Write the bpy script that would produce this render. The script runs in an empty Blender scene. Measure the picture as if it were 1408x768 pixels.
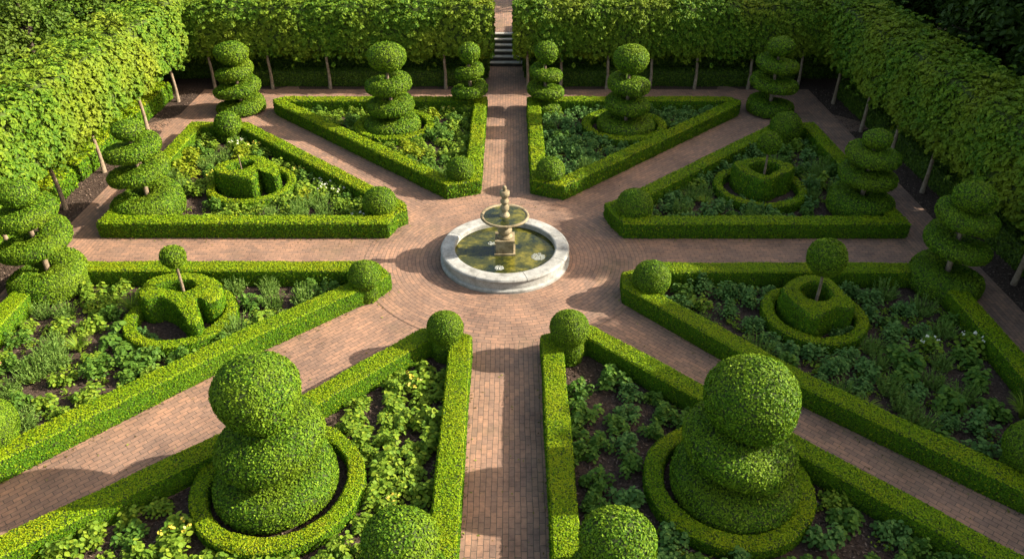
import bpy, math, random
import numpy as np
from mathutils import Vector

# ------------------------------------------------------------------ camera, sky, sun, exposure
scene = bpy.context.scene
cam_data = bpy.data.cameras.new("camera")
cam = bpy.data.objects.new("camera", cam_data)
scene.collection.objects.link(cam)
cam.location = (0.18, -19.7, 12.0)
cam.rotation_euler = (math.radians(90 - 33.0), 0, 0)
cam_data.sensor_width = 36.0
cam_data.lens = 36.0 * 1050.0 / 1408.0
cam_data.clip_start = 0.1
cam_data.clip_end = 2000
scene.camera = cam

SUN_ELEV = 29.5
SUN_AZ = 87.5                     # clockwise from +Y: the sun stands over the right-hand trees
world = bpy.data.worlds.new("World")
scene.world = world
world.use_nodes = True
wn = world.node_tree.nodes
sky = wn.new("ShaderNodeTexSky")
sky.sky_type = 'NISHITA'
sky.sun_disc = False
sky.sun_elevation = math.radians(SUN_ELEV)
sky.sun_rotation = math.radians(SUN_AZ)
wn["Background"].inputs["Strength"].default_value = 0.125
sky.dust_density = 3.0
sky.ozone_density = 0.6
balance = wn.new("ShaderNodeMix")          # the camera's warm white balance, applied to the whole sky
balance.data_type = 'RGBA'; balance.blend_type = 'MULTIPLY'
balance.inputs[0].default_value = 1.0
balance.inputs[7].default_value = (1.12, 1.0, 0.80, 1)
world.node_tree.links.new(sky.outputs[0], balance.inputs[6])
world.node_tree.links.new(balance.outputs[2], wn["Background"].inputs["Color"])

sun_data = bpy.data.lights.new("sun", 'SUN')
sun_data.energy = 4.5
sun_data.angle = math.radians(0.6)
sun_data.color = (1.0, 0.905, 0.74)
sun = bpy.data.objects.new("sun", sun_data)
scene.collection.objects.link(sun)
az, el = math.radians(SUN_AZ), math.radians(SUN_ELEV)
to_sun = Vector((math.sin(az) * math.cos(el), math.cos(az) * math.cos(el), math.sin(el)))
sun.rotation_euler = to_sun.to_track_quat('Z', 'Y').to_euler()
sun.location = to_sun * 60

scene.view_settings.view_transform = 'Standard'
scene.view_settings.look = 'None'
scene.view_settings.gamma = 1.0
scene.view_settings.exposure = 1.6
scene.view_settings.use_curve_mapping = False
scene.cycles.max_bounces = 6
scene.cycles.diffuse_bounces = 3
scene.cycles.glossy_bounces = 2
scene.cycles.transmission_bounces = 3
scene.cycles.use_denoising = True

rng = np.random.default_rng(11)
random.seed(5)
PI = math.pi

# ------------------------------------------------------------------ materials
def new_mat(name):
    m = bpy.data.materials.new(name)
    m.use_nodes = True
    nt = m.node_tree
    for n in list(nt.nodes):
        if n.type != 'OUTPUT_MATERIAL':
            nt.nodes.remove(n)
    out = [n for n in nt.nodes if n.type == 'OUTPUT_MATERIAL'][0]
    return m, nt, nt.nodes, nt.links, out

def ramp(nodes, stops):
    r = nodes.new("ShaderNodeValToRGB")
    e = r.color_ramp.elements
    e[0].position, e[0].color = stops[0][0], (*stops[0][1], 1)
    e[1].position, e[1].color = stops[-1][0], (*stops[-1][1], 1)
    for p, c in stops[1:-1]:
        k = e.new(p)
        k.color = (*c, 1)
    return r

def mix_rgb(nodes, links, fac, a, b, mode='MIX'):
    n = nodes.new("ShaderNodeMix")
    n.data_type = 'RGBA'
    n.blend_type = mode
    for sock, v in ((n.inputs[0], fac), (n.inputs[6], a), (n.inputs[7], b)):
        if isinstance(v, (int, float)):
            sock.default_value = v
        elif isinstance(v, tuple):
            sock.default_value = (*v, 1)
        else:
            links.new(v, sock)
    return n.outputs[2]

def noise(nodes, links, scale, detail=3, coord=None, rough=0.55):
    n = nodes.new("ShaderNodeTexNoise")
    n.inputs["Scale"].default_value = scale
    n.inputs["Detail"].default_value = detail
    n.inputs["Roughness"].default_value = rough
    if coord is not None:
        links.new(coord, n.inputs["Vector"])
    return n

def world_pos(nodes):
    return nodes.new("ShaderNodeNewGeometry")

def leaf_mat(name, c1, c2, c3, patch=None, transl=0.2, rough=0.62, pscale=0.9, pamt=0.6, spec=0.18, worn=None):
    """leaf colours: random per leaf between c1..c3, with broad patches of another growth colour"""
    m, nt, N, L, out = new_mat(name)
    g = world_pos(N)
    r = ramp(N, [(0.0, c1), (0.55, c2), (1.0, c3)])
    L.new(g.outputs["Random Per Island"], r.inputs[0])
    col = r.outputs[0]
    if patch:
        nz = noise(N, L, pscale, 3, g.outputs["Position"])
        rr = ramp(N, [(0.42, (0, 0, 0)), (0.68, (pamt, pamt, pamt))])
        L.new(nz.outputs[0], rr.inputs[0])
        col = mix_rgb(N, L, rr.outputs[0], col, patch)
    if worn:                # a few scorched, browned spots
        nz = noise(N, L, 2.3, 4, g.outputs["Position"], 0.65)
        rr = ramp(N, [(0.66, (0, 0, 0)), (0.74, (0.55, 0.55, 0.55))])
        L.new(nz.outputs[0], rr.inputs[0])
        col = mix_rgb(N, L, rr.outputs[0], col, worn)
    p = N.new("ShaderNodeBsdfPrincipled")
    L.new(col, p.inputs["Base Color"])
    p.inputs["Roughness"].default_value = rough
    p.inputs["Specular IOR Level"].default_value = spec
    t = N.new("ShaderNodeBsdfTranslucent")
    tc = mix_rgb(N, L, 1.0, col, (1.0, 1.0, 0.45), 'MULTIPLY')
    L.new(tc, t.inputs["Color"])
    mx = N.new("ShaderNodeMixShader")
    mx.inputs[0].default_value = transl
    L.new(p.outputs[0], mx.inputs[1])
    L.new(t.outputs[0], mx.inputs[2])
    L.new(mx.outputs[0], out.inputs[0])
    return m

def plain_mat(name, a, b, scale=4.0, rough=0.8, bump=0.0, bscale=30.0, spec=0.3, stops=None):
    m, nt, N, L, out = new_mat(name)
    g = world_pos(N)
    nz = noise(N, L, scale, 5, g.outputs["Position"], 0.6)
    r = ramp(N, stops or [(0.3, a), (0.7, b)])
    L.new(nz.outputs[0], r.inputs[0])
    p = N.new("ShaderNodeBsdfPrincipled")
    L.new(r.outputs[0], p.inputs["Base Color"])
    p.inputs["Roughness"].default_value = rough
    p.inputs["Specular IOR Level"].default_value = spec
    if bump:
        n2 = noise(N, L, bscale, 4, g.outputs["Position"])
        b_ = N.new("ShaderNodeBump")
        b_.inputs["Strength"].default_value = bump
        b_.inputs["Distance"].default_value = 0.03
        L.new(n2.outputs[0], b_.inputs["Height"])
        L.new(b_.outputs[0], p.inputs["Normal"])
    L.new(p.outputs[0], out.inputs[0])
    return m

def brick_mat(name):
    m, nt, N, L, out = new_mat(name)
    uv = N.new("ShaderNodeUVMap")
    uv.uv_map = "UVMap"
    g = world_pos(N)
    # slight waviness so that the courses are not ruler straight
    wob = noise(N, L, 1.3, 2, g.outputs["Position"])
    wsub = N.new("ShaderNodeVectorMath"); wsub.operation = 'SUBTRACT'
    L.new(wob.outputs["Color"], wsub.inputs[0]); wsub.inputs[1].default_value = (0.5, 0.5, 0.5)
    wsc = N.new("ShaderNodeVectorMath"); wsc.operation = 'SCALE'; wsc.inputs["Scale"].default_value = 0.05
    L.new(wsub.outputs[0], wsc.inputs[0])
    wadd = N.new("ShaderNodeVectorMath"); wadd.operation = 'ADD'
    L.new(uv.outputs[0], wadd.inputs[0]); L.new(wsc.outputs[0], wadd.inputs[1])
    def bricks(c1, c2, mo):
        b = N.new("ShaderNodeTexBrick")
        b.inputs["Scale"].default_value = 1.0
        b.inputs["Brick Width"].default_value = 0.26
        b.inputs["Row Height"].default_value = 0.118
        b.inputs["Mortar Size"].default_value = 0.008
        b.inputs["Mortar Smooth"].default_value = 0.3
        b.inputs["Bias"].default_value = 0.0
        b.inputs["Color1"].default_value = (*c1, 1)
        b.inputs["Color2"].default_value = (*c2, 1)
        b.inputs["Mortar"].default_value = (*mo, 1)
        L.new(wadd.outputs[0], b.inputs["Vector"])
        return b
    b = bricks((0.285, 0.170, 0.118), (0.20, 0.130, 0.100), (0.10, 0.078, 0.062))
    st = noise(N, L, 0.7, 5, g.outputs["Position"], 0.62)
    r = ramp(N, [(0.3, (0.62, 0.62, 0.64)), (0.5, (0.98, 0.97, 0.95)), (0.72, (1.28, 1.2, 1.12))])
    L.new(st.outputs[0], r.inputs[0])
    c = mix_rgb(N, L, 1.0, b.outputs["Color"], r.outputs[0], 'MULTIPLY')
    fine = noise(N, L, 9.0, 5, g.outputs["Position"], 0.7)
    r2 = ramp(N, [(0.3, (0.72, 0.72, 0.74)), (0.7, (1.2, 1.18, 1.15))])
    L.new(fine.outputs[0], r2.inputs[0])
    c = mix_rgb(N, L, 0.8, c, r2.outputs[0], 'MULTIPLY')
    # mossy / earthy stains
    ms = noise(N, L, 0.45, 6, g.outputs["Position"], 0.7)
    r3 = ramp(N, [(0.54, (0, 0, 0)), (0.74, (0.5, 0.5, 0.5))])
    L.new(ms.outputs[0], r3.inputs[0])
    c = mix_rgb(N, L, r3.outputs[0], c, (0.10, 0.085, 0.045))
    p = N.new("ShaderNodeBsdfPrincipled")
    L.new(c, p.inputs["Base Color"])
    p.inputs["Roughness"].default_value = 0.82
    p.inputs["Specular IOR Level"].default_value = 0.25
    bp = N.new("ShaderNodeBump")
    bp.inputs["Strength"].default_value = 0.6
    bp.inputs["Distance"].default_value = 0.012
    hh = N.new("ShaderNodeMath"); hh.operation = 'MULTIPLY_ADD'
    L.new(b.outputs["Fac"], hh.inputs[0]); hh.inputs[1].default_value = -1.0
    L.new(fine.outputs[0], hh.inputs[2])
    L.new(hh.outputs[0], bp.inputs["Height"])
    L.new(bp.outputs[0], p.inputs["Normal"])
    L.new(p.outputs[0], out.inputs[0])
    return m

M_BRICK = brick_mat("red_brick_paving")
M_SOIL = plain_mat("mulch_soil", (0.028, 0.019, 0.015), (0.10, 0.07, 0.056), 14.0, 0.95, 0.9, 60.0, 0.1)
M_CHIP = leaf_mat("mulch_chip", (0.03, 0.02, 0.015), (0.08, 0.055, 0.042), (0.19, 0.14, 0.11), transl=0.0, rough=0.9, spec=0.1)
M_WOODLAND = plain_mat("woodland_floor", (0.012, 0.02, 0.006), (0.035, 0.045, 0.015), 3.0, 0.95, 0.6, 20.0, 0.1)
M_BARK = plain_mat("bark", (0.12, 0.085, 0.055), (0.27, 0.21, 0.15), 9.0, 0.85, 0.7, 40.0)
M_BARK_DARK = plain_mat("dark_bark", (0.03, 0.022, 0.016), (0.08, 0.06, 0.045), 9.0, 0.9, 0.7, 40.0)
M_BOX = leaf_mat("box_hedge_leaf", (0.036, 0.102, 0.005), (0.060, 0.146, 0.006), (0.095, 0.196, 0.007), (0.085, 0.155, 0.006), pscale=1.2, pamt=0.5, transl=0.12, spec=0.08)  # mostly on hedge sides, their shade put into a darker leaf colour
M_BOX_LIT = leaf_mat("box_lit_top_leaf", (0.105, 0.195, 0.004), (0.15, 0.242, 0.005), (0.20, 0.278, 0.006), (0.235, 0.262, 0.006), pscale=0.8, pamt=0.6, transl=0.12, spec=0.08, worn=(0.20, 0.15, 0.02))  # lighter copy for hedge tops: sunlight painted into the leaf colour, plus browned spots
M_BOX_IN = plain_mat("box_hedge_twigs", (0.022, 0.036, 0.007), (0.04, 0.06, 0.01), 16.0, 0.9)
M_YEW = leaf_mat("topiary_leaf", (0.036, 0.100, 0.006), (0.085, 0.175, 0.008), (0.165, 0.265, 0.013), (0.16, 0.22, 0.01), pscale=1.1, pamt=0.5, spec=0.12)
M_YEW_IN = plain_mat("topiary_twigs", (0.020, 0.034, 0.007), (0.036, 0.055, 0.01), 16.0, 0.9)
M_HORN = leaf_mat("hornbeam_leaf", (0.045, 0.118, 0.007), (0.09, 0.178, 0.009), (0.155, 0.24, 0.013), (0.25, 0.265, 0.016), transl=0.26, pscale=0.45, pamt=0.5)
M_HORN_IN = plain_mat("hornbeam_twigs", (0.025, 0.042, 0.006), (0.05, 0.075, 0.01), 6.0, 0.9)
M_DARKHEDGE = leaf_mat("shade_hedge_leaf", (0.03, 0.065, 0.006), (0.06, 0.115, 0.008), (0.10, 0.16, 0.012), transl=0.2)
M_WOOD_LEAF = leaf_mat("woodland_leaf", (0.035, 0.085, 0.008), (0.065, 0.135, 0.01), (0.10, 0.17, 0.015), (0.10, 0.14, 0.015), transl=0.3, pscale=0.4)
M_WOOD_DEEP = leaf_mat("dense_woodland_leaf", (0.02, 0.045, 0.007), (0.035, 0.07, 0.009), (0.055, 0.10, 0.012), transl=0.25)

# ------------------------------------------------------------------ mesh helpers (numpy)
def link(o, parent=None):
    scene.collection.objects.link(o)
    if parent is not None:
        o.parent = parent
    return o

def make_mesh(name, verts, faces_by_mat, mats, smooth_slots=()):
    """verts Nx3; faces_by_mat: list of lists of integer face arrays (k x n) per material slot"""
    loops, starts, totals, mi, sm = [], [], [], [], []
    pos = 0
    for slot, arrs in enumerate(faces_by_mat):
        for a in arrs:
            a = np.asarray(a, dtype=np.int32)
            if a.size == 0:
                continue
            k, n = a.shape
            loops.append(a.ravel())
            starts.append(pos + np.arange(k, dtype=np.int32) * n)
            totals.append(np.full(k, n, dtype=np.int32))
            mi.append(np.full(k, slot, dtype=np.int32))
            sm.append(np.full(k, slot in smooth_slots, dtype=bool))
            pos += k * n
    loops = np.concatenate(loops)
    me = bpy.data.meshes.new(name)
    me.vertices.add(len(verts))
    me.vertices.foreach_set("co", np.asarray(verts, dtype=np.float32).ravel())
    me.loops.add(len(loops))
    me.loops.foreach_set("vertex_index", loops)
    st = np.concatenate(starts)
    me.polygons.add(len(st))
    me.polygons.foreach_set("loop_start", st)
    me.polygons.foreach_set("loop_total", np.concatenate(totals))
    me.polygons.foreach_set("material_index", np.concatenate(mi))
    me.polygons.foreach_set("use_smooth", np.concatenate(sm))
    for m in mats:
        me.materials.append(m)
    me.update(calc_edges=True)
    me.validate()
    return me

_K = np.random.default_rng(3).normal(size=(10, 3))
_K /= np.linalg.norm(_K, axis=1)[:, None]
_PH = np.random.default_rng(4).uniform(0, 6.28, 10)
def wob(p, f):
    """smooth pseudo noise, about -1..1"""
    s = np.zeros(len(p))
    for i in range(10):
        ff = f * (0.6 + 0.22 * i)
        s += np.sin(p @ _K[i] * ff + _PH[i]) / (1 + 0.25 * i)
    return s / 3.0

def nrm(a):
    return a / np.maximum(np.linalg.norm(a, axis=1), 1e-9)[:, None]

def quads_to_tris(q):
    return np.concatenate([q[:, [0, 1, 2]], q[:, [0, 2, 3]]])

def volume(v, t):
    a, b, c = v[t[:, 0]], v[t[:, 1]], v[t[:, 2]]
    return np.einsum('ij,ij->i', a, np.cross(b, c)).sum() / 6

class Body:
    """a closed or open shell made of quads and tris, world or local coordinates"""
    def __init__(self):
        self.v, self.q, self.t, self.n = [], [], [], 0
    def grid(self, P, close_u=False, close_v=False):
        nu, nv = P.shape[:2]
        idx = self.n + np.arange(nu * nv).reshape(nu, nv)
        self.v.append(P.reshape(-1, 3)); self.n += nu * nv
        a = idx if not close_u else np.vstack([idx, idx[:1]])
        if close_v:
            a = np.hstack([a, a[:, :1]])
        self.q.append(np.stack([a[:-1, :-1], a[1:, :-1], a[1:, 1:], a[:-1, 1:]], -1).reshape(-1, 4))
        return idx
    def fan(self, ring, centre, flip=False):
        self.v.append(np.array([centre], dtype=float)); c = self.n; self.n += 1
        r = np.asarray(ring); s = np.roll(r, -1)
        t = np.stack([np.full(len(r), c), r, s], -1)
        self.t.append(t[:, ::-1] if flip else t)
    def done(self, bump=0.0, bf=5.0, orient=True):
        v = np.concatenate(self.v)
        q = np.concatenate(self.q) if self.q else np.zeros((0, 4), int)
        t = np.concatenate(self.t) if self.t else np.zeros((0, 3), int)
        tri = np.concatenate([quads_to_tris(q), t])
        if orient and volume(v - v.mean(0), tri) < 0:
            q, t, tri = q[:, ::-1], t[:, ::-1], tri[:, ::-1]
        if bump:
            fn = np.cross(v[tri[:, 1]] - v[tri[:, 0]], v[tri[:, 2]] - v[tri[:, 0]])
            vn = np.zeros_like(v)
            for k in range(3):
                np.add.at(vn, tri[:, k], fn)
            v = v + nrm(vn) * (wob(v, bf) * bump)[:, None]
        return v, q, t, tri

def sample(v, tri, density, zmin=0.03):
    a, b, c = v[tri[:, 0]], v[tri[:, 1]], v[tri[:, 2]]
    cr = np.cross(b - a, c - a)
    ar = np.linalg.norm(cr, axis=1) / 2
    n = int(ar.sum() * density)
    pick = rng.choice(len(tri), n, p=ar / ar.sum())
    u, w = rng.random(n), rng.random(n)
    f = u + w > 1
    u[f], w[f] = 1 - u[f], 1 - w[f]
    P = a[pick] + u[:, None] * (b - a)[pick] + w[:, None] * (c - a)[pick]
    Nn = nrm(cr)[pick]
    keep = ~((Nn[:, 2] < -0.6) & (P[:, 2] < 0.12)) & (P[:, 2] > zmin)
    return P[keep], Nn[keep]

def leaf_verts(P, Nn, size, aspect=0.62, spread=0.55, lift=0.4, droop=0.0, oval=False, jit=0.3, fold=0.12, tdir=None):
    n = len(P)
    nn = nrm(Nn + spread * rng.normal(size=(n, 3)))
    t = rng.normal(size=(n, 3))
    if droop:
        t = t * (1 - droop) + np.array([0, 0, -1.0]) * droop * 1.6
    if tdir is not None:
        t = tdir + 0.35 * rng.normal(size=(n, 3))
    t = nrm(t - np.einsum('ij,ij->i', t, nn)[:, None] * nn)
    b = np.cross(nn, t)
    s = size * (1 + jit * rng.uniform(-1, 1, n))
    C = P + Nn * (s * lift * rng.random(n))[:, None]
    L, Wd = (s * 0.5)[:, None], (s * 0.5 * aspect)[:, None]
    if not oval:
        V = np.stack([C - t * L, C + b * Wd, C + t * L, C - b * Wd], 1)
        F = np.arange(n * 4).reshape(n, 4)
        return V.reshape(-1, 3), F
    up = nn * (s * fold)[:, None]
    V = np.stack([C - t * L, C - t * L * 0.35 + b * Wd + up, C + t * L * 0.45 + b * Wd * 0.8 + up, C + t * L,
                  C + t * L * 0.45 - b * Wd * 0.8 + up, C - t * L * 0.35 - b * Wd + up], 1)
    base = (np.arange(n) * 6)[:, None]
    F = np.concatenate([base + np.array([[0, 1, 2, 3]]), base + np.array([[0, 3, 4, 5]])])
    return V.reshape(-1, 3), F

def leafy(name, body, size, mats, cover=1.7, parent=None, bump=0.02, bf=5.0, loc=None, spread=0.6, oval=False, droop=0.0, lift=0.5, extra=None, link_it=True):
    v, q, t, tri = body.done(bump, bf)
    P, Nn = sample(v, tri, cover / (0.31 * size * size))
    if extra is not None:
        P, Nn = extra(P, Nn)
    lv, lf = leaf_verts(P, Nn, size, spread=spread, oval=oval, droop=droop, lift=lift)
    if len(mats) == 3:      # clipped box: paler sunlit tone painted mostly onto the flat top
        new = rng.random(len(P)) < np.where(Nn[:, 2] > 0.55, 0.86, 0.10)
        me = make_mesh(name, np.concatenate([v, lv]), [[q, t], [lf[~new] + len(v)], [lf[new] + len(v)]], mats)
    else:
        me = make_mesh(name, np.concatenate([v, lv]), [[q, t], [lf + len(v)]], mats)
    if not link_it:
        return me
    o = bpy.data.objects.new(name, me)
    if loc is not None:
        o.location = loc
    return link(o, parent)

def tag(o, label=None, cat=None, group=None, kind=None):
    if label: o["label"] = label
    if cat: o["category"] = cat
    if group: o["group"] = group
    if kind: o["kind"] = kind
    return o

def empty(name, loc, label, cat, group=None, rz=0.0):
    o = bpy.data.objects.new(name, None)
    o.empty_display_size = 0.3
    o.location = loc
    o.rotation_euler = (0, 0, rz)
    scene.collection.objects.link(o)
    return tag(o, label, cat, group)

def lathe(body, prof, n=48, centre=(0, 0), caps=(True, True)):
    prof = np.array(prof, float)
    a = np.arange(n) * 2 * PI / n
    P = np.zeros((len(prof), n, 3))
    P[:, :, 0] = centre[0] + prof[:, 0][:, None] * np.cos(a)
    P[:, :, 1] = centre[1] + prof[:, 0][:, None] * np.sin(a)
    P[:, :, 2] = prof[:, 1][:, None]
    idx = body.grid(P, close_v=True)
    if caps[0]: body.fan(idx[0], (*centre, prof[0, 1]), flip=False)
    if caps[1]: body.fan(idx[-1], (*centre, prof[-1, 1]), flip=True)

def tube(body, pts, rad, n=10):
    pts = np.array(pts, float)
    d = np.gradient(pts, axis=0)
    d = nrm(d)
    ref = np.array([1.0, 0.13, 0.07])
    P = np.zeros((len(pts), n, 3))
    a = np.arange(n) * 2 * PI / n
    for i in range(len(pts)):
        u = np.cross(d[i], ref); u /= np.linalg.norm(u)
        w = np.cross(d[i], u)
        r = rad[i] if hasattr(rad, '__len__') else rad
        P[i] = pts[i] + r * (np.cos(a)[:, None] * u + np.sin(a)[:, None] * w)
    idx = body.grid(P, close_v=True)
    body.fan(idx[0], pts[0], True)
    body.fan(idx[-1], pts[-1])

def solid(name, body, mat, parent=None, smooth=True, loc=None, bump=0.0, bf=5.0, link_it=True):
    v, q, t, tri = body.done(bump, bf, orient=False)
    # consistent outward winding for closed lathes and tubes
    if volume(v - v.mean(0), tri) < 0:
        q, t = q[:, ::-1], t[:, ::-1]
    me = make_mesh(name, v, [[q, t]], [mat], smooth_slots=(0,) if smooth else ())
    if not link_it:
        return me
    o = bpy.data.objects.new(name, me)
    if loc is not None:
        o.location = loc
    return link(o, parent)

def lsize(x, y, k=1.0):
    """leaf size grows a little with the distance to the viewer, as clumps read further off"""
    d = math.dist((x, y, 0), (0.18, -19.7, 12))
    return k * min(0.072, max(0.040, 0.0021 * d))

# ------------------------------------------------------------------ ground
def ground_h(y):
    s = np.clip((y - 18.6) / 1.9, 0, 1)
    return 1.18 * s * s * (3 - 2 * s)

def build_ground():
    xs = np.concatenate([np.linspace(-600, -40, 8), np.linspace(-36, 36, 37), np.linspace(40, 600, 8)])
    ys = np.concatenate([np.linspace(-600, -40, 8), np.linspace(-36, 17, 25), np.linspace(18, 22, 17), np.linspace(24, 60, 10), np.linspace(80, 900, 8)])
    X, Y = np.meshgrid(xs, ys, indexing='ij')
    P = np.stack([X, Y, ground_h(Y)], -1)
    b = Body(); b.grid(P)
    v, q, t, tri = b.done(orient=False)
    me = make_mesh("ground", v, [[q]], [M_WOODLAND])
    o = link(bpy.data.objects.new("ground", me)); tag(o, kind='structure')
    # garden soil, one sheet inside the hornbeam square
    b = Body()
    gx, gy = np.linspace(-17, 17, 60), np.linspace(-16, 18.2, 60)
    X, Y = np.meshgrid(gx, gy, indexing='ij')
    P = np.stack([X, Y, 0.004 + 0 * X], -1)
    b.grid(P)
    v, q, t, tri = b.done(orient=False)
    me = make_mesh("soil", v, [[q]], [M_SOIL])
    o = link(bpy.data.objects.new("soil", me)); tag(o, kind='structure')
build_ground()

def paving(name, polys, z, ang=0.0):
    """flat brick sheet; UVs run along direction ang (courses lie along it)"""
    verts, faces, uvs = [], [], []
    ca, sa = math.cos(ang), math.sin(ang)
    for poly in polys:
        base = len(verts)
        for x, y in poly:
            verts.append((x, y, z)); uvs.append((x * ca + y * sa, -x * sa + y * ca))
        faces.append(tuple(range(base, base + len(poly))))
    me = bpy.data.meshes.new(name)
    me.from_pydata(verts, [], faces)
    ul = me.uv_layers.new(name="UVMap")
    for p in me.polygons:
        for li in p.loop_indices:
            ul.data[li].uv = uvs[me.loops[li].vertex_index]
    me.materials.append(M_BRICK)
    me.update()
    o = link(bpy.data.objects.new(name, me)); tag(o, kind='structure')
    return o

def rect(x0, y0, x1, y1):
    return [(x0, y0), (x1, y0), (x1, y1), (x0, y1)]
paving("cross_path", [rect(-13.2, -1.35, -3.6, 1.4), rect(3.6, -1.35, 13.0, 1.4)], 0.014, 0)
paving("central_path", [rect(-1.15, 3.9, 1.15, 20.0), rect(-1.1, -14.2, 1.1, -3.9)], 0.018, PI / 2)
def diag(name, sx, sy, p0, p1, widen=0.0):
    c = math.sqrt(0.5)
    d = (sx * c, sy * c); n = (-sy * c, sx * c)
    def at(r, p): return (d[0] * r + n[0] * p, d[1] * r + n[1] * p)
    poly = [at(3.7, p0), at(12.5, p0), at(18.3, p0 - widen), at(18.3, p1 + widen), at(12.5, p1), at(3.7, p1)]
    if sx * sy < 0 or True:
        a = sum(poly[i][0] * poly[(i + 1) % 6][1] - poly[(i + 1) % 6][0] * poly[i][1] for i in range(6))
        if a < 0: poly.reverse()
    paving(name, [poly], 0.010, math.atan2(sy, sx))
diag("diagonal_path", -1, 1, -1.5, 1.0, 2.6)
diag("diagonal_path", 1, 1, -1.0, 1.5, 2.6)
diag("diagonal_path", -1, -1, -1.3, 1.85)
diag("diagonal_path", 1, -1, -1.75, 0.75)
paving("perimeter_path", [rect(-14.15, -14.2, -12.5, 15.0), rect(12.25, -14.2, 14.0, 15.0)], 0.022, PI / 2)
paving("perimeter_path", [rect(-12.5, 12.3, -1.15, 15.0), rect(1.15, 12.3, 12.25, 15.0)], 0.022, 0)

def round_paving():
    verts, faces, uvs = [], [], []
    n = 144
    radii = np.arange(0.0, 4.3, 0.142)
    b0 = 1.4
    rs = [r for r in np.linspace(1.42, 4.26, 21)]
    for j in range(len(rs) - 1):
        r0, r1 = rs[j], rs[j + 1]
        ru = (2 * PI * 3.0)
        for i in range(n):
            a0, a1 = 2 * PI * i / n, 2 * PI * (i + 1) / n
            base = len(verts)
            for r, a in ((r0, a0), (r1, a0), (r1, a1), (r0, a1)):
                verts.append((r * math.cos(a), r * math.sin(a), 0.020))
                uvs.append((a * 3.0 * 0.0 + a / (2 * PI) * 0.26 * round(2 * PI * 3.0 / 0.26), r))
            faces.append((base, base + 1, base + 2, base + 3))
    me = bpy.data.meshes.new("fountain_circle_paving")
    me.from_pydata(verts, [], faces)
    ul = me.uv_layers.new(name="UVMap")
    co = np.array(uvs, dtype=np.float32)
    li = np.zeros(len(me.loops), dtype=np.int32); me.loops.foreach_get("vertex_index", li)
    ul.data.foreach_set("uv", co[li].ravel())
    me.materials.append(M_BRICK)
    me.update()
    o = link(bpy.data.objects.new("fountain_circle_paving", me)); tag(o, kind='structure')
round_paving()

# raised path beyond the steps
paving("upper_path", [rect(-0.95, 20.38, 0.75, 60)], 1.21, PI / 2)

# ------------------------------------------------------------------ steps
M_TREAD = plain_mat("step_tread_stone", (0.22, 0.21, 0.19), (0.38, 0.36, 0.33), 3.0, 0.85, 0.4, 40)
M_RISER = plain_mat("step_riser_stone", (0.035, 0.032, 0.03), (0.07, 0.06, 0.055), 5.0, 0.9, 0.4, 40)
def box_body(b, x0, x1, y0, y1, z0, z1):
    P = np.array([[x0, y0, z0], [x1, y0, z0], [x1, y1, z0], [x0, y1, z0], [x0, y0, z1], [x1, y0, z1], [x1, y1, z1], [x0, y1, z1]], float)
    b.v.append(P); k = b.n; b.n += 8
    b.q.append(k + np.array([[0, 3, 2, 1], [4, 5, 6, 7], [0, 1, 5, 4], [1, 2, 6, 5], [2, 3, 7, 6], [3, 0, 4, 7]]))
steps = empty("stone_steps", (-0.1, 18.45, 0), "six dark stone steps climbing between the two back hornbeam hedges", "steps")
for i in range(6):
    y0 = i * 0.33
    b = Body(); box_body(b, -0.8, 0.8, y0 + 0.025, y0 + 0.36 + 0.3, 0 if i == 0 else i * 0.2 - 0.05, (i + 1) * 0.2 - 0.055)
    st = solid("step", b, M_RISER, steps, smooth=False)
    b = Body(); box_body(b, -0.83, 0.83, y0, y0 + 0.36, (i + 1) * 0.2 - 0.053, (i + 1) * 0.2)
    solid("tread", b, M_TREAD, st, smooth=False)

# ------------------------------------------------------------------ bed border hedges
HH, HW = 0.55, 0.52
BEDS = {
 "NNW": [(-0.92, 4.2), (-0.92, 12.55), (-9.75, 12.55), (-10.15, 12.2), (-9.95, 11.72), (-2.05, 3.8), (-1.55, 3.98)],
 "NNE": [(0.85, 4.2), (1.4, 3.95), (1.95, 3.72), (9.85, 11.6), (10.05, 12.1), (9.65, 12.55), (0.85, 12.55)],
 "WNW": [(-12.75, 1.15), (-3.68, 1.12), (-3.5, 1.75), (-3.2, 2.05), (-3.3, 2.55), (-10.45, 9.55), (-12.75, 9.6)],
 "ENE": [(12.55, 1.1), (12.35, 9.55), (10.7, 9.5), (3.6, 2.72), (3.2, 2.5), (3.35, 1.85), (3.67, 1.1)],
 "WSW": [(-13.25, -1.1), (-13.25, -10.9), (-12.3, -11.0), (-6.27, -4.75), (-3.4, -2.1), (-3.2, -1.75), (-3.75, -1.1)],
 "ESE": [(12.45, -1.17), (3.9, -1.17), (3.65, -1.55), (3.25, -1.7), (3.2, -2.45), (6.77, -6.55), (10.25, -9.75), (10.9, -10.4), (12.45, -10.4)],
 "SSW": [(-0.83, -4.6), (-1.4, -4.3), (-2.1, -4.3), (-4.6, -6.85), (-9.15, -10.6), (-9.7, -11.3), (-9.3, -12.5), (-0.8, -12.5)],
 "SSE": [(0.9, -4.6), (0.9, -12.5), (9.9, -12.5), (10.1, -12.0), (9.2, -11.0), (4.6, -6.5), (2.2, -4.15), (1.5, -4.35)],
}
BED_WORDS = {
 "NNW": "the left bed by the steps", "NNE": "the right bed by the steps",
 "WNW": "the left bed beyond the cross path", "ENE": "the right bed beyond the cross path",
 "WSW": "the left bed before the cross path", "ESE": "the right bed before the cross path",
 "SSW": "the left bed nearest the viewer", "SSE": "the right bed nearest the viewer"}

def ccw(poly):
    a = sum(poly[i][0] * poly[(i + 1) % len(poly)][1] - poly[(i + 1) % len(poly)][0] * poly[i][1] for i in range(len(poly)))
    return poly if a > 0 else poly[::-1]

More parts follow.
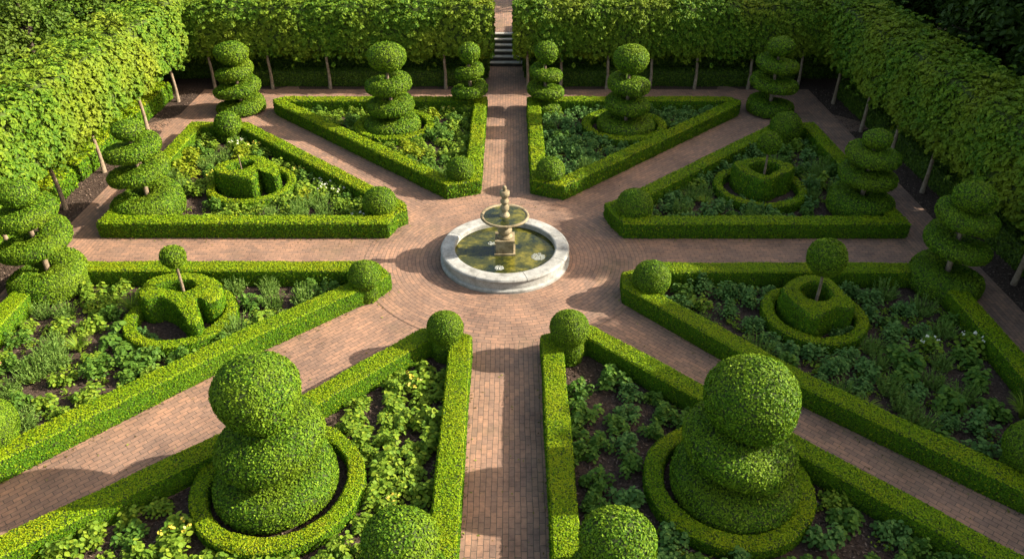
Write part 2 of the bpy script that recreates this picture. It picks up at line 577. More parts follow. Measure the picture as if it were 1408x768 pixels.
def hedge_sweep(poly, prof, step=0.16, closed=True):
    """prof: list of (inward offset, z); poly counter-clockwise; returns a Body"""
    p = np.array(poly, float)
    n = len(p)
    e = np.roll(p, -1, 0) - p
    el = np.linalg.norm(e, axis=1)
    en = np.stack([-e[:, 1], e[:, 0]], 1) / el[:, None]
    prev = np.roll(en, 1, 0)
    mit = (prev + en) / np.maximum(0.35, 1 + np.einsum('ij,ij->i', prev, en))[:, None]
    pts, offs = [], []
    for i in range(n):
        k = max(1, int(el[i] / step))
        for s in range(k):
            f = s / k
            pts.append(p[i] * (1 - f) + p[(i + 1) % n] * f)
            offs.append(mit[i] * (1 - f) + mit[(i + 1) % n] * f)
    pts, offs = np.array(pts), np.array(offs)
    P = np.zeros((len(pts), len(prof), 3))
    for j, (o, z) in enumerate(prof):
        P[:, j, :2] = pts + offs * o
        P[:, j, 2] = z
    b = Body(); b.grid(P, close_u=True, close_v=True)
    return b

def hedge_prof(w, h):
    return [(0.02, 0.0), (0.0, h * 0.3), (0.0, h * 0.6), (0.004, h - 0.035), (0.03, h - 0.004), (w * 0.35, h + 0.003), (w * 0.65, h + 0.003),
            (w - 0.03, h - 0.004), (w - 0.004, h - 0.035), (w, h * 0.6), (w, h * 0.3), (w - 0.02, 0.0)]

for key, poly in BEDS.items():
    poly = ccw(poly)
    cx, cy = np.mean([q[0] for q in poly]), np.mean([q[1] for q in poly])
    b = hedge_sweep(poly, hedge_prof(HW, HH))
    o = leafy("box_hedge", b, lsize(cx, cy), [M_BOX_IN, M_BOX, M_BOX_LIT], cover=1.75, bump=0.015, bf=3.6, spread=0.34, lift=0.55)
    tag(o, "low clipped box hedge bordering " + BED_WORDS[key], "hedge", "low box hedges round the beds")

# ring hedges
RINGS = {"SSW": (-4.47, -9.12, 1.70, 0.34), "SSE": (4.5, -9.1, 1.66, 0.36), "WSW": (-8.5, -3.4, 1.42, 0.3), "ESE": (8.12, -3.35, 1.34, 0.3),
         "ENE": (8.75, 4.2, 1.55, 0.26), "WNW": (-8.9, 4.42, 1.5, 0.26), "NNW": (-4.62, 9.95, 1.62, 0.32), "NNE": (4.77, 9.95, 1.7, 0.32)}
for key, (x, y, r, w) in RINGS.items():
    n = 72
    poly = [(x + r * math.cos(2 * PI * i / n), y + r * math.sin(2 * PI * i / n)) for i in range(n)]
    b = hedge_sweep(poly, hedge_prof(w, 0.34), 0.12)
    o = leafy("ring_hedge", b, lsize(x, y), [M_BOX_IN, M_BOX, M_BOX_LIT], cover=1.75, bump=0.03, bf=4.5, spread=0.42)
    what = "the spiral" if key in ("SSW", "SSE", "NNW", "NNE") else "the lobed mass"
    tag(o, "circular box hedge ringing %s in %s" % (what, BED_WORDS[key]), "hedge", "circular box hedges")

# ------------------------------------------------------------------ ball topiaries
BALLS = {
 "NNW": (-1.62, 4.5, 0.46, 1.22), "NNE": (1.5, 4.5, 0.48, 1.2), "ENE": (4.08, 2.0, 0.57, 1.22), "ESE": (3.96, -2.3, 0.5, 1.2),
 "SSE": (1.56, -4.85, 0.46, 1.38), "SSW": (-1.46, -4.75, 0.43, 1.28), "WSW": (-3.85, -2.2, 0.43, 1.15), "WNW": (-4.06, 2.15, 0.52, 1.22),
 "WNWn": (-11.05, 8.95, 0.52, 1.15), "ENEn": (10.95, 8.8, 0.6, 1.2), "WSWs": (-10.75, -8.1, 0.62, 1.4), "ESEs": (10.6, -8.75, 0.55, 1.4)}
def ball_label(k):
    if k.endswith("n"): return "rounded dome topiary at the far corner of " + BED_WORDS[k[:3]]
    if k.endswith("s"): return "rounded dome topiary at the outer near corner of " + BED_WORDS[k[:3]]
    return "rounded dome topiary at the fountain end of " + BED_WORDS[k]
for k, (x, y, r, h) in BALLS.items():
    zc = h - r * 0.92
    prof = [(r * 0.72, 0.0), (r * 0.78, zc * 0.35)]
    for i in range(9):
        a = -0.75 + (PI / 2 + 0.75) * i / 9
        prof.append((r * math.cos(a), max(zc * 0.5, zc + r * 0.95 * math.sin(a))))
    prof.append((0.03, h + 0.02))
    b = Body(); lathe(b, [(p[0], p[1]) for p in prof], 40)
    o = leafy("dome_topiary", b, lsize(x, y) * 0.95, [M_YEW_IN, M_YEW], cover=1.6, bump=0.02, bf=6.0, spread=0.48, lift=0.55)
    o.location = (x, y, 0)
    tag(o, ball_label(k), "topiary", "dome topiaries at the bed corners")

# ------------------------------------------------------------------ spiral topiaries
def turn_body(R0, R1, z0, z1, hh, sgn, ground=False, nphi=56, m=18, start=PI / 2, sweep=2 * PI, rin=0.10):
    """one turn of the clipped spiral: a fat band winding up from z0 to z1"""
    P = np.zeros((nphi, m, 3))
    th = np.arange(m) * 2 * PI / m
    e = 0.72
    cx = np.sign(np.cos(th)) * np.abs(np.cos(th)) ** e
    cz = np.sign(np.sin(th)) * np.abs(np.sin(th)) ** e
    for i in range(nphi):
        f = i / (nphi - 1)
        ph = start + sgn * sweep * f
        R = R0 + (R1 - R0) * f
        zc = z0 + (z1 - z0) * f
        ends = min(1.0, 0.45 + 0.55 * min(f, 1 - f) / 0.07)
        rc, a = R * (1 + rin) / 2, R * (1 - rin) / 2
        if ground:
            zt = zc + hh
            r = rc + a * cx * (1 - 0.07 * (cz + 1) / 2 * (cx > 0))
            z = zt / 2 + zt / 2 * cz
        else:
            r = rc + a * cx * ends
            z = zc + hh * cz * ends - 0.10 * hh * cx
        P[i, :, 0] = r * math.cos(ph)
        P[i, :, 1] = r * math.sin(ph)
        P[i, :, 2] = np.maximum(z, 0.0)
    b = Body()
    idx = b.grid(P, close_v=True)
    b.fan(idx[0], P[0].mean(0), True)
    b.fan(idx[-1], P[-1].mean(0))
    return b

def spiral(x, y, base, tiers, top, sgn, label, tilt=0.9, fat=0.20, cake=0.0):
    """base (R, height); tiers [(z, R)]; top (z, R, height factor)"""
    t = empty("spiral_topiary", (x, y, 0), label, "topiary", "spiral topiaries")
    s = lsize(x, y, 1.25 if y < -8 else 1.0)
    b = Body(); tube(b, [(0, 0, 0), (0.03, 0.02, top[0] * 0.35), (-0.03, -0.02, top[0] * 0.7), (0, 0, top[0])], [0.085, 0.075, 0.06, 0.05], 9)
    solid("trunk", b, M_BARK, t)
    zs = [base[1] * 0.5] + [q[0] for q in tiers] + [top[0]]
    pit = tilt * 0.36
    b = turn_body(base[0] * 1.0, base[0] * 0.93, base[1] - pit, base[1] + pit * 0.5, 0.0, sgn, ground=True)
    leafy("base_tier", b, s, [M_YEW_IN, M_YEW], cover=1.6, parent=t, bump=0.018, bf=4.5, spread=0.48, lift=0.55)
    for i, (z, R) in enumerate(tiers):
        if cake:        # a fat, slanting clipped cushion with an undercut lip
            prof = []
            for q in range(17):
                a = -PI / 2 + PI * q / 16
                c_, s_ = math.cos(a), math.sin(a)
                prof.append((R * c_ ** 0.62 if 0 < q < 16 else 0.02, fat * (abs(s_) ** 0.8) * (1 if s_ > 0 else -1)))
            b = Body(); lathe(b, prof, 56)
            th = cake * sgn
            rot = np.array([[math.cos(th), 0, -math.sin(th)], [0, 1, 0], [math.sin(th), 0, math.cos(th)]])
            b.v = [vv @ rot.T + np.array([0.04 * sgn, 0, z]) for vv in b.v]
            leafy("spiral_tier", b, s, [M_YEW_IN, M_YEW], cover=1.6, parent=t, bump=0.03, bf=3.6, spread=0.48, lift=0.55)
            continue
        sp = zs[i + 2] - zs[i + 1]
        pitch = tilt * 0.8 * min(sp, 0.95)
        Rn = tiers[i + 1][1] if i + 1 < len(tiers) else R * 0.86
        b = turn_body(R * 1.03, R * 0.65 + Rn * 0.35, z - pitch / 2, z + pitch / 2, fat, sgn, rin=0.2)
        leafy("spiral_tier", b, s, [M_YEW_IN, M_YEW], cover=1.6, parent=t, bump=0.018, bf=4.5, spread=0.48, lift=0.55)
    z, R, hf = top
    prof = []
    for i in range(13):
        a = -PI / 2 + PI * i / 12
        rr = R * math.cos(a) if i not in (0, 12) else 0.02
        prof.append((rr * (1.0 if a > 0 else 0.96), z + R * hf * math.sin(a)))
    b = Body(); lathe(b, prof, 40)
    leafy("top_ball", b, s, [M_YEW_IN, M_YEW], cover=1.6, parent=t, bump=0.055 * R, bf=3.4, spread=0.48, lift=0.55)
    return t

spiral(-11.6, 12.3, (1.08, 0.55), [(1.02, 1.0), (1.75, 0.80)], (2.52, 0.70, 0.60), 1, "spiral topiary standing on brick at the far left corner of the garden")
spiral(-4.72, 10.0, (1.2, 0.62), [(1.12, 0.93), (1.98, 0.92)], (3.05, 0.76, 0.66), 1, "tall spiral topiary with cake-like tiers ringed by a hedge, left bed by the steps", tilt=0.35, fat=0.25)
spiral(-1.62, 12.2, (0.72, 0.5), [(1.0, 0.78), (1.78, 0.60)], (2.55, 0.43, 0.95), 1, "slim spiral topiary at the path corner of the left bed by the steps", tilt=0.55, fat=0.19)
spiral(1.6, 12.2, (0.76, 0.5), [(0.98, 0.78), (1.72, 0.68)], (2.57, 0.47, 0.92), -1, "slim spiral topiary at the path corner of the right bed by the steps", tilt=0.55, fat=0.19)
spiral(4.82, 10.0, (1.22, 0.58), [(1.15, 0.88), (1.98, 0.84)], (2.97, 0.70, 0.72), -1, "tall spiral topiary with cake-like tiers ringed by a hedge, right bed by the steps", tilt=0.35, fat=0.24)
spiral(11.32, 12.1, (1.02, 0.62), [(1.3, 1.0), (2.12, 0.88)], (2.86, 0.54, 0.66), -1, "spiral topiary standing on brick at the far right corner of the garden, in shade", tilt=0.6)
spiral(-11.78, 2.75, (1.2, 0.88), [(1.55, 0.97), (2.33, 0.88)], (2.97, 0.48, 0.58), 1, "sunlit spiral topiary with broad base, outer corner of the left bed beyond the cross path")
spiral(11.62, 2.75, (1.08, 0.88), [(1.42, 0.90), (2.12, 0.84)], (2.66, 0.42, 0.66), -1, "shaded spiral topiary with broad base, outer corner of the right bed beyond the cross path", tilt=0.6)
spiral(-12.75, -1.75, (1.1, 0.82), [(1.55, 0.97), (2.42, 0.84)], (3.02, 0.50, 0.62), 1, "sunlit spiral topiary with trunk gaps, outer corner of left bed before the cross path")
spiral(12.28, -1.75, (1.02, 0.80), [(1.48, 0.87), (2.32, 0.80)], (2.92, 0.52, 0.70), -1, "shaded spiral topiary with trunk gaps, outer corner of right bed before the cross path")
spiral(-4.52, -9.05, (1.27, 0.80), [(1.42, 1.06)], (2.62, 0.80, 0.88), 1, "big fat three-tier spiral topiary in the nearest left bed, fully sunlit", tilt=0.8, fat=0.43, cake=0.24)
spiral(4.58, -9.1, (1.31, 0.80), [(1.36, 1.09)], (2.50, 0.87, 0.88), -1, "big fat three-tier spiral topiary in the nearest right bed, only its top sunlit", tilt=0.7, fat=0.42, cake=0.20)
spiral(-1.62, -11.75, (0.85, 0.5), [(1.05, 0.74)], (1.82, 0.60, 0.85), -1, "ball-topped spiral topiary left of the central path at the near edge", tilt=0.8, fat=0.28)
spiral(1.85, -11.75, (0.85, 0.5), [(1.05, 0.74)], (1.82, 0.60, 0.85), 1, "ball-topped spiral topiary right of the central path at the near edge", tilt=0.8, fat=0.28)

# ------------------------------------------------------------------ lobed centrepieces
def resample(poly, n):
    """round the corners a little (corner cutting), then even spacing"""
    p = np.array(poly, float)
    for _ in range(1):
        q = np.roll(p, -1, 0)
        p = np.stack([p * 0.82 + q * 0.18, p * 0.18 + q * 0.82], 1).reshape(-1, 2)
    q = np.vstack([p, p[:1]])
    d = np.concatenate([[0], np.cumsum(np.linalg.norm(np.diff(q, axis=0), axis=1))])
    t = np.arange(n) * d[-1] / n
    return np.stack([np.interp(t, d, q[:, 0]), np.interp(t, d, q[:, 1])], 1)

def pieces(outer, hole, h, rad_x, rad_y, label):
    """a clipped mass with a flat top and a pit round the stem: outer and inner walls joined by top rings"""
    po, ph = resample(ccw(outer), 96), None
    c = np.mean(hole, axis=0)
    hp = c + (resample(ccw(hole), 96) - c) * 1.22
    # match hole points to outer points by angle
    def by_angle(p):
        a = np.unwrap(np.arctan2(p[:, 1] - c[1], p[:, 0] - c[0]))
        return a
    ao, ah = by_angle(po), by_angle(hp)
    hd = np.linalg.norm(hp - c, axis=1)
    aa = np.mod(ah, 2 * PI); order = np.argsort(aa)
    hr = np.interp(np.mod(ao, 2 * PI), np.concatenate([aa[order] - 2 * PI, aa[order], aa[order] + 2 * PI]), np.tile(hd[order], 3))
    ho = c + np.stack([np.cos(ao), np.sin(ao)], 1) * hr[:, None]
    rows = [(0.02, 0.0), (0.0, h * 0.33), (0.0, h * 0.66), (0.01, h - 0.08), (0.09, h), (0.3, h + 0.015), (0.5, h + 0.02), (0.7, h + 0.015), (0.92, h), (1.0, h - 0.06), (1.0, h * 0.4), (1.0, 0.02)]
    P = np.zeros((len(po), len(rows), 3))
    for j, (f, z) in enumerate(rows):
        P[:, j, :2] = po * (1 - f) + ho * f
        P[:, j, 2] = z
    b = Body(); b.grid(P, close_u=True, close_v=True)
    o = leafy("lobed_topiary", b, lsize(*c), [M_BOX_IN, M_BOX, M_BOX_LIT], cover=1.75, bump=0.018, bf=4.5, spread=0.34, lift=0.5)
    tag(o, label, "topiary", "lobed clipped centrepieces")
    return c

C_WSW = pieces([(-9.62, -3.22), (-9.7, -2.85), (-9.6, -2.4), (-9.15, -2.12), (-8.65, -2.08), (-8.12, -2.2), (-7.7, -2.45), (-7.48, -2.9), (-7.46, -3.3), (-7.72, -3.45), (-7.98, -3.3), (-8.02, -3.42), (-7.68, -4.1), (-7.65, -4.36), (-7.9, -4.36), (-8.3, -3.8), (-8.7, -3.42), (-9.0, -3.28), (-9.36, -3.42)],
               [(-9.25, -2.75), (-9.0, -2.52), (-8.55, -2.48), (-8.3, -2.72), (-8.5, -2.95), (-8.85, -2.88)], 0.78, 0, 0,
               "three-lobed clipped box mass round a standard, left bed before the cross path")
C_ESE = pieces([(7.25, -2.95), (7.55, -2.55), (8.0, -2.25), (8.72, -2.28), (8.85, -2.83), (9.05, -3.55), (8.85, -3.85), (8.5, -3.72), (8.3, -3.85), (7.95, -4.15), (7.68, -4.18), (7.48, -3.78)],
               [(7.85, -2.9), (8.2, -2.62), (8.5, -2.75), (8.5, -3.28), (8.15, -3.42), (7.9, -3.3)], 0.8, 0, 0,
               "heart-shaped clipped box mass with a square pit, right bed before the cross path")
C_ENE = pieces([(7.88, 4.98), (8.5, 5.32), (9.14, 5.44), (9.55, 5.25), (9.7, 5.0), (9.98, 4.85), (9.95, 4.5), (9.64, 4.15), (9.27, 3.98), (8.9, 3.62), (8.6, 3.52), (8.33, 3.82), (8.0, 4.25)],
               [(8.45, 4.68), (8.9, 5.0), (9.32, 4.93), (9.4, 4.55), (8.85, 3.98), (8.6, 4.28)], 0.85, 0, 0,
               "heart-shaped clipped box mass with a square pit, right bed beyond the cross path")
C_WNW = pieces([(-10.15, 4.55), (-10.0, 5.02), (-9.55, 5.3), (-9.15, 5.58), (-8.72, 5.55), (-8.22, 5.1), (-7.8, 4.3), (-7.85, 4.0), (-8.2, 4.1), (-8.6, 4.6), (-8.5, 4.0), (-8.6, 3.72), (-8.98, 3.78), (-9.48, 3.95), (-9.96, 4.15)],
               [(-9.7, 4.65), (-9.45, 5.02), (-9.05, 5.1), (-8.9, 4.88), (-9.1, 4.5), (-9.4, 4.38)], 0.85, 0, 0,
               "kidney-shaped clipped box mass with a bare stake, left bed beyond the cross path")

def standard(x, y, zc, r, label, lean=0.0):
    t = empty("standard_ball_tree", (x, y, 0), label, "topiary tree", "ball standards on bare stems")
    b = Body(); tube(b, [(0, 0, 0), (0.02, 0, zc * 0.5), (lean, 0, zc)], [0.045, 0.04, 0.034], 9)
    solid("stem", b, M_BARK, t)
    b = Body()
    prof = []
    for i in range(13):
        a = -PI / 2 + PI * i / 12
        prof.append((r * math.cos(a) if i not in (0, 12) else 0.02, zc + r * math.sin(a)))
    lathe(b, prof, 32)
    leafy("ball_crown", b, lsize(x, y) * 1.05, [M_YEW_IN, M_YEW], cover=2.0, parent=t, bump=0.03, bf=7.0, spread=0.75)
standard(-8.62, -2.74, 1.70, 0.29, "small ball standard on a pale stem rising from the three-lobed box mass")
standard(8.22, -3.05, 1.86, 0.48, "large ball standard on a bent stem rising from the nearer heart-shaped box mass")
standard(8.95, 4.62, 1.75, 0.36, "small dark ball standard rising from the farther heart-shaped box mass")
b = Body(); tube(b, [(0, 0, 0), (0, 0, 0.7), (-0.02, 0, 1.25)], [0.03, 0.028, 0.02], 8)
o = solid("stake", b, M_BARK); o.location = (-9.25, 4.72, 0)
tag(o, "thin bare wooden stake standing in the pit of the kidney-shaped box mass", "stake")

# ------------------------------------------------------------------ fountain
def stone_mat(name, stops, rough=0.75):
    m, nt, N, L, out = new_mat(name)
    g = world_pos(N)
    nz = noise(N, L, 3.2, 6, g.outputs["Position"], 0.65)
    r = ramp(N, stops)
    L.new(nz.outputs[0], r.inputs[0])
    sp = noise(N, L, 38.0, 3, g.outputs["Position"], 0.6)
    r2 = ramp(N, [(0.32, (0.7, 0.69, 0.66)), (0.6, (1.05, 1.05, 1.05))])
    L.new(sp.outputs[0], r2.inputs[0])
    c = mix_rgb(N, L, 0.7, r.outputs[0], r2.outputs[0], 'MULTIPLY')
    p = N.new("ShaderNodeBsdfPrincipled")
    L.new(c, p.inputs["Base Color"]); p.inputs["Roughness"].default_value = rough
    p.inputs["Specular IOR Level"].default_value = 0.3
    b_ = N.new("ShaderNodeBump"); b_.inputs["Strength"].default_value = 0.35; b_.inputs["Distance"].default_value = 0.01
    L.new(sp.outputs[0], b_.inputs["Height"]); L.new(b_.outputs[0], p.inputs["Normal"])
    L.new(p.outputs[0], out.inputs[0])
    return m
M_COPING = stone_mat("pale_limestone", [(0.25, (0.12, 0.12, 0.11)), (0.45, (0.27, 0.268, 0.255)), (0.7, (0.41, 0.408, 0.39))])
M_OLD = stone_mat("weathered_stone", [(0.28, (0.075, 0.056, 0.030)), (0.48, (0.20, 0.16, 0.095)), (0.72, (0.37, 0.315, 0.215))])
def water_mat():
    m, nt, N, L, out = new_mat("pond_water")
    g = world_pos(N)
    nz = noise(N, L, 1.7, 7, g.outputs["Position"], 0.68)
    r = ramp(N, [(0.40, (0.010, 0.016, 0.010)), (0.52, (0.045, 0.048, 0.010)), (0.64, (0.16, 0.14, 0.022)), (0.8, (0.22, 0.19, 0.04))])
    L.new(nz.outputs[0], r.inputs[0])
    p = N.new("ShaderNodeBsdfPrincipled")
    L.new(r.outputs[0], p.inputs["Base Color"])
    p.inputs["Roughness"].default_value = 0.08
    p.inputs["IOR"].default_value = 1.33
    rp = noise(N, L, 14.0, 2, g.outputs["Position"])
    b_ = N.new("ShaderNodeBump"); b_.inputs["Strength"].default_value = 0.12; b_.inputs["Distance"].default_value = 0.01
    L.new(rp.outputs[0], b_.inputs["Height"]); L.new(b_.outputs[0], p.inputs["Normal"])
    L.new(p.outputs[0], out.inputs[0])
    return m
M_WATER = water_mat()
M_FOAM = plain_mat("white_water", (0.26, 0.28, 0.25), (0.42, 0.44, 0.41), 20.0, 0.3)

ft = empty("fountain", (-0.03, -0.08, 0), "round white stone fountain pool with a bowl on a pedestal at the garden centre", "fountain")
b = Body()
lathe(b, [(1.40, 0.02), (1.93, 0.02), (1.93, 0.09), (1.90, 0.11), (1.86, 0.13), (1.86, 0.33), (1.50, 0.33), (1.50, 0.15), (1.40, 0.15)], 96, caps=(False, False))
solid("pool_wall", b, M_COPING, ft, smooth=False)
def coping_seg(a0, a1):
    prof = [(1.49, 0.335), (1.86, 0.335), (1.905, 0.36), (1.915, 0.40), (1.89, 0.445), (1.85, 0.46), (1.54, 0.46), (1.51, 0.448), (1.49, 0.42)]
    n = 14
    P = np.zeros((n, len(prof), 3))
    for i in range(n):
        a = a0 + (a1 - a0) * i / (n - 1)
        for j, (r, z) in enumerate(prof):
            P[i, j] = (r * math.cos(a), r * math.sin(a), z)
    bb = Body(); idx = bb.grid(P, close_v=True)
    bb.fan(idx[0], P[0].mean(0), True); bb.fan(idx[-1], P[-1].mean(0))
    return bb
for k in range(8):
    a0 = 0.34 + k * PI / 4
    solid("coping_stone", coping_seg(a0 + 0.0045, a0 + PI / 4 - 0.0045), M_COPING, ft, smooth=False)
b = Body(); lathe(b, [(1.505, 0.285), (0.01, 0.285)], 80, caps=(False, False))
solid("pool_water", b, M_WATER, ft)
b = Body()
box_body(b, -0.31, 0.31, -0.31, 0.31, 0.16, 0.34)
box_body(b, -0.255, 0.255, -0.255, 0.255, 0.343, 0.70)
box_body(b, -0.29, 0.29, -0.29, 0.29, 0.703, 0.765)
solid("plinth", b, M_OLD, ft, smooth=False)
b = Body()
lathe(b, [(0.22, 0.768), (0.225, 0.80), (0.15, 0.83), (0.14, 0.86), (0.19, 0.92), (0.215, 1.0), (0.19, 1.08), (0.13, 1.15), (0.12, 1.18), (0.17, 1.21), (0.17, 1.24), (0.10, 1.25)], 32)
solid("baluster", b, M_OLD, ft)
b = Body()
lathe(b, [(0.16, 1.245), (0.30, 1.27), (0.48, 1.32), (0.60, 1.38), (0.65, 1.42), (0.70, 1.435), (0.715, 1.465), (0.70, 1.495), (0.655, 1.50), (0.625, 1.48), (0.57, 1.42), (0.40, 1.37), (0.05, 1.35)], 64, caps=(True, True))
solid("bowl", b, M_OLD, ft)
b = Body(); lathe(b, [(0.626, 1.468), (0.01, 1.468)], 64, caps=(False, False))
solid("bowl_water", b, M_WATER, ft)
b = Body()
lathe(b, [(0.14, 1.36), (0.15, 1.50), (0.13, 1.54), (0.085, 1.58), (0.085, 1.63), (0.125, 1.68), (0.13, 1.76), (0.09, 1.82), (0.08, 1.86), (0.125, 1.90), (0.13, 1.96), (0.085, 2.02), (0.085, 2.07), (0.13, 2.11), (0.145, 2.17), (0.145, 2.25), (0.11, 2.27), (0.055, 2.265), (0.05, 2.32), (0.065, 2.36), (0.045, 2.41), (0.01, 2.42)], 28)
solid("finial", b, M_OLD, ft)
def splash(x, y, r, n):
    bb = Body()
    for i in range(n):
        rr = r * math.sqrt(random.random()); a = random.uniform(0, 2 * PI)
        s = random.uniform(0.006, 0.02)
        cx, cy = x + rr * math.cos(a), y + rr * math.sin(a)
        lathe(bb, [(0.004, -s), (s * 0.8, -s * 0.4), (s, 0.1 * s), (s * 0.7, 0.6 * s), (0.004, s * 0.9)], 7, (cx, cy), caps=(False, False))
    me = solid("splash", bb, M_FOAM, ft)
    me.location = (0, 0, 0.29)
splash(0.98, -0.35, 0.20, 260)
splash(-0.16, -0.98, 0.13, 120)
splash(-0.42, 0.42, 0.11, 70)

# ------------------------------------------------------------------ pleached hornbeams
def hornbeam_crown(name, w, d, z0, z1, size, cover=1.5):
    """clipped box of foliage, width along local x, depth along y, ragged shoots on top"""
    b = Body()
    nx, ny, nz = int(w / 0.22), int(d / 0.22), int((z1 - z0) / 0.22)
    # rounded box as a closed profile swept along x
    prof = []
    for i in range(nz + 1): prof.append((-d / 2, z0 + (z1 - z0) * i / nz))
    for i in range(1, ny + 1): prof.append((-d / 2 + d * i / ny, z1))
    for i in range(1, nz + 1): prof.append((d / 2, z1 - (z1 - z0) * i / nz))
    for i in range(1, ny): prof.append((d / 2 - d * i / ny, z0))
    prof = np.array(prof)
    mid = np.array([0, (z0 + z1) / 2])
    q = prof - mid
    hx, hz = d / 2, (z1 - z0) / 2
    corner = np.clip((np.abs(q[:, 0]) / hx) ** 8 * (np.abs(q[:, 1]) / hz) ** 8, 0, 1)
    prof = mid + q * (1 - 0.07 * corner)[:, None]
    P = np.zeros((nx + 1, len(prof), 3))
    for i in range(nx + 1):
        P[i, :, 0] = -w / 2 + w * i / nx
        P[i, :, 1] = prof[:, 0]; P[i, :, 2] = prof[:, 1]
    idx = b.grid(P, close_v=True)
    b.fan(idx[0], (-w / 2, 0, (z0 + z1) / 2), True); b.fan(idx[-1], (w / 2, 0, (z0 + z1) / 2))
    def extra(Pt, Nn):
        # rosettes of leaves standing off the clipped face, a few shoots above the top
        n = len(Pt) // 7
        P0, N0 = Pt[n:2 * n] + 0.03 * Nn[n:2 * n], Nn[n:2 * n]
        Pt, Nn = Pt[:n], Nn[:n]
        off = rng.exponential(0.07, n) + 0.10 * np.clip(wob(Pt, 3.0), 0, 1)
        up = Nn[:, 2] > 0.7
        off[up] += rng.exponential(0.07, up.sum())
        Pt = Pt + Nn * off[:, None]
        low = Pt[:, 2] < z0 + 0.15
        Pt[low, 2] -= rng.exponential(0.08, low.sum())
        ax = nrm(Nn * 0.75 + np.array([0, 0, 0.75]) + 0.18 * rng.normal(size=Nn.shape))
        u = nrm(np.cross(ax, rng.normal(size=ax.shape))); w_ = np.cross(ax, u)
        Q, M = [], []
        for k in range(6):
            a = k * PI / 3 + rng.uniform(-.4, .4, n)
            r = size * rng.uniform(0.25, 0.75, n)
            dirn = u * np.cos(a)[:, None] + w_ * np.sin(a)[:, None]
            Q.append(Pt + dirn * r[:, None] - ax * (r * 0.35)[:, None])
            M.append(nrm(ax + dirn * 0.45))
        return np.concatenate(Q + [P0]), np.concatenate(M + [N0])
    return leafy(name, b, size, [M_HORN_IN, M_HORN], cover=cover, bump=0.035, bf=2.6, spread=0.2, oval=True, droop=0.15, lift=0.1, extra=extra, link_it=False)

side_crowns = [hornbeam_crown("crown", 3.2, 2.1, 1.86, 4.12, 0.135, 2.4) for _ in range(3)]
back_crowns = [hornbeam_crown("crown", 2.7, 2.0, 1.75, 3.72, 0.125, 2.4) for _ in range(3)]
def trunk_mesh():
    bb = Body(); tube(bb, [(0, 0, 0), (0.02, 0.0, 0.7), (-0.02, 0.02, 1.4), (0, 0.1, 2.3)], [0.085, 0.07, 0.065, 0.06], 9)
    return solid("trunk", bb, M_BARK, link_it=False, bump=0.01, bf=9)
trunk_me = trunk_mesh()
ORD = ["first", "second", "third", "fourth", "fifth", "sixth", "seventh", "eighth", "ninth", "tenth", "eleventh"]
def hornbeam(x, y, rz, crown_me, width_scale, crown_off, label, group):
    t = empty("pleached_hornbeam", (x, y, 0), label, "tree", group, rz)
    tr = link(bpy.data.objects.new("trunk", trunk_me), t)
    cr = link(bpy.data.objects.new("crown", crown_me), t)
    cr.location = (crown_off, 0.78 if rz == 0 else 0.72, 0)
    cr.scale = (width_scale, 1, 1)
# back row: local x along +X, local y away from the garden
for k in range(6):
    hornbeam(-2.92 - 2.7 * k, 15.17, 0, back_crowns[k % 3], 1.0, 0.87,
             "pleached hornbeam on slim trunk, back row left of the steps, %s from them" % ORD[k], "pleached hornbeams of the back row")
for k, (c, tx) in enumerate([(1.32, 0.9), (3.42, 2.45), (5.52, 4.6), (7.62, 6.61), (9.72, 8.7), (11.9, 11.2), (14.0, 13.5)]):
    hornbeam(tx, 15.1, 0, back_crowns[(k + 1) % 3], 2.13 / 2.7, c - tx,
             "pleached hornbeam on slim trunk, back row right of the steps, %s from them" % ORD[k], "pleached hornbeams of the back row")
ys_l = [13.42, 9.99, 6.0, 3.08, -0.1, -3.2, -6.5, -9.7, -12.9]
bl = [15.3, 11.7, 8.0, 4.5, 1.5, -1.7, -4.9, -8.1, -11.3, -14.5]
for k, ty in enumerate(ys_l):
    c, w = (bl[k] + bl[k + 1]) / 2, bl[k] - bl[k + 1]
    # rotated so that local y points outwards (-X); local x then points to +Y
    hornbeam(-14.8, ty, PI / 2, side_crowns[k % 3], w / 3.2 * 1.01, c - ty,
             "sunlit pleached hornbeam of the left row, %s tree counted from the far corner" % ORD[k], "pleached hornbeams of the left row")
ys_r = [13.14, 9.91, 7.1, 4.33, 1.4, -1.49, -4.4, -7.2, -10.0, -13.0]
br = [15.3, 11.5, 8.5, 5.7, 2.85, -0.05, -2.95, -5.8, -8.6, -11.5, -14.5]
for k, ty in enumerate(ys_r):
    c, w = (br[k] + br[k + 1]) / 2, br[k] - br[k + 1]
    hornbeam(14.5, ty, -PI / 2, side_crowns[(k + 1) % 3], w / 3.2 * 1.01, ty - c,
             "shaded pleached hornbeam of the right row, %s tree counted from the far corner" % ORD[k], "pleached hornbeams of the right row")

# ------------------------------------------------------------------ hedges behind the hornbeam stems
def box_hedge(x0, y0, x1, y1, h, label, mats, name="clipped_hedge", size=0.09, group=None):
    w = min(x1 - x0, y1 - y0)
    poly = [(x0, y0), (x1, y0), (x1, y1), (x0, y1)]
    cx, cy = (x0 + x1) / 2, (y0 + y1) / 2
    # a filled hedge: sweep the outline inwards to the middle
    b = hedge_sweep(poly, [(0.02, 0.0), (0.0, h * 0.3), (0.0, h * 0.65), (0.012, h - 0.06), (0.05, h - 0.01), (w * 0.3, h + 0.005), (w * 0.47, h + 0.006), (w * 0.47, 0.05)], 0.2)
    o = leafy(name, b, size, mats, cover=1.9, bump=0.04, bf=3.0, spread=0.6)
    tag(o, label, "hedge", group)
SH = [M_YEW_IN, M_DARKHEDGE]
BX = [M_BOX_IN, M_BOX, M_BOX_LIT]
gl = "low hedges behind the hornbeam stems"
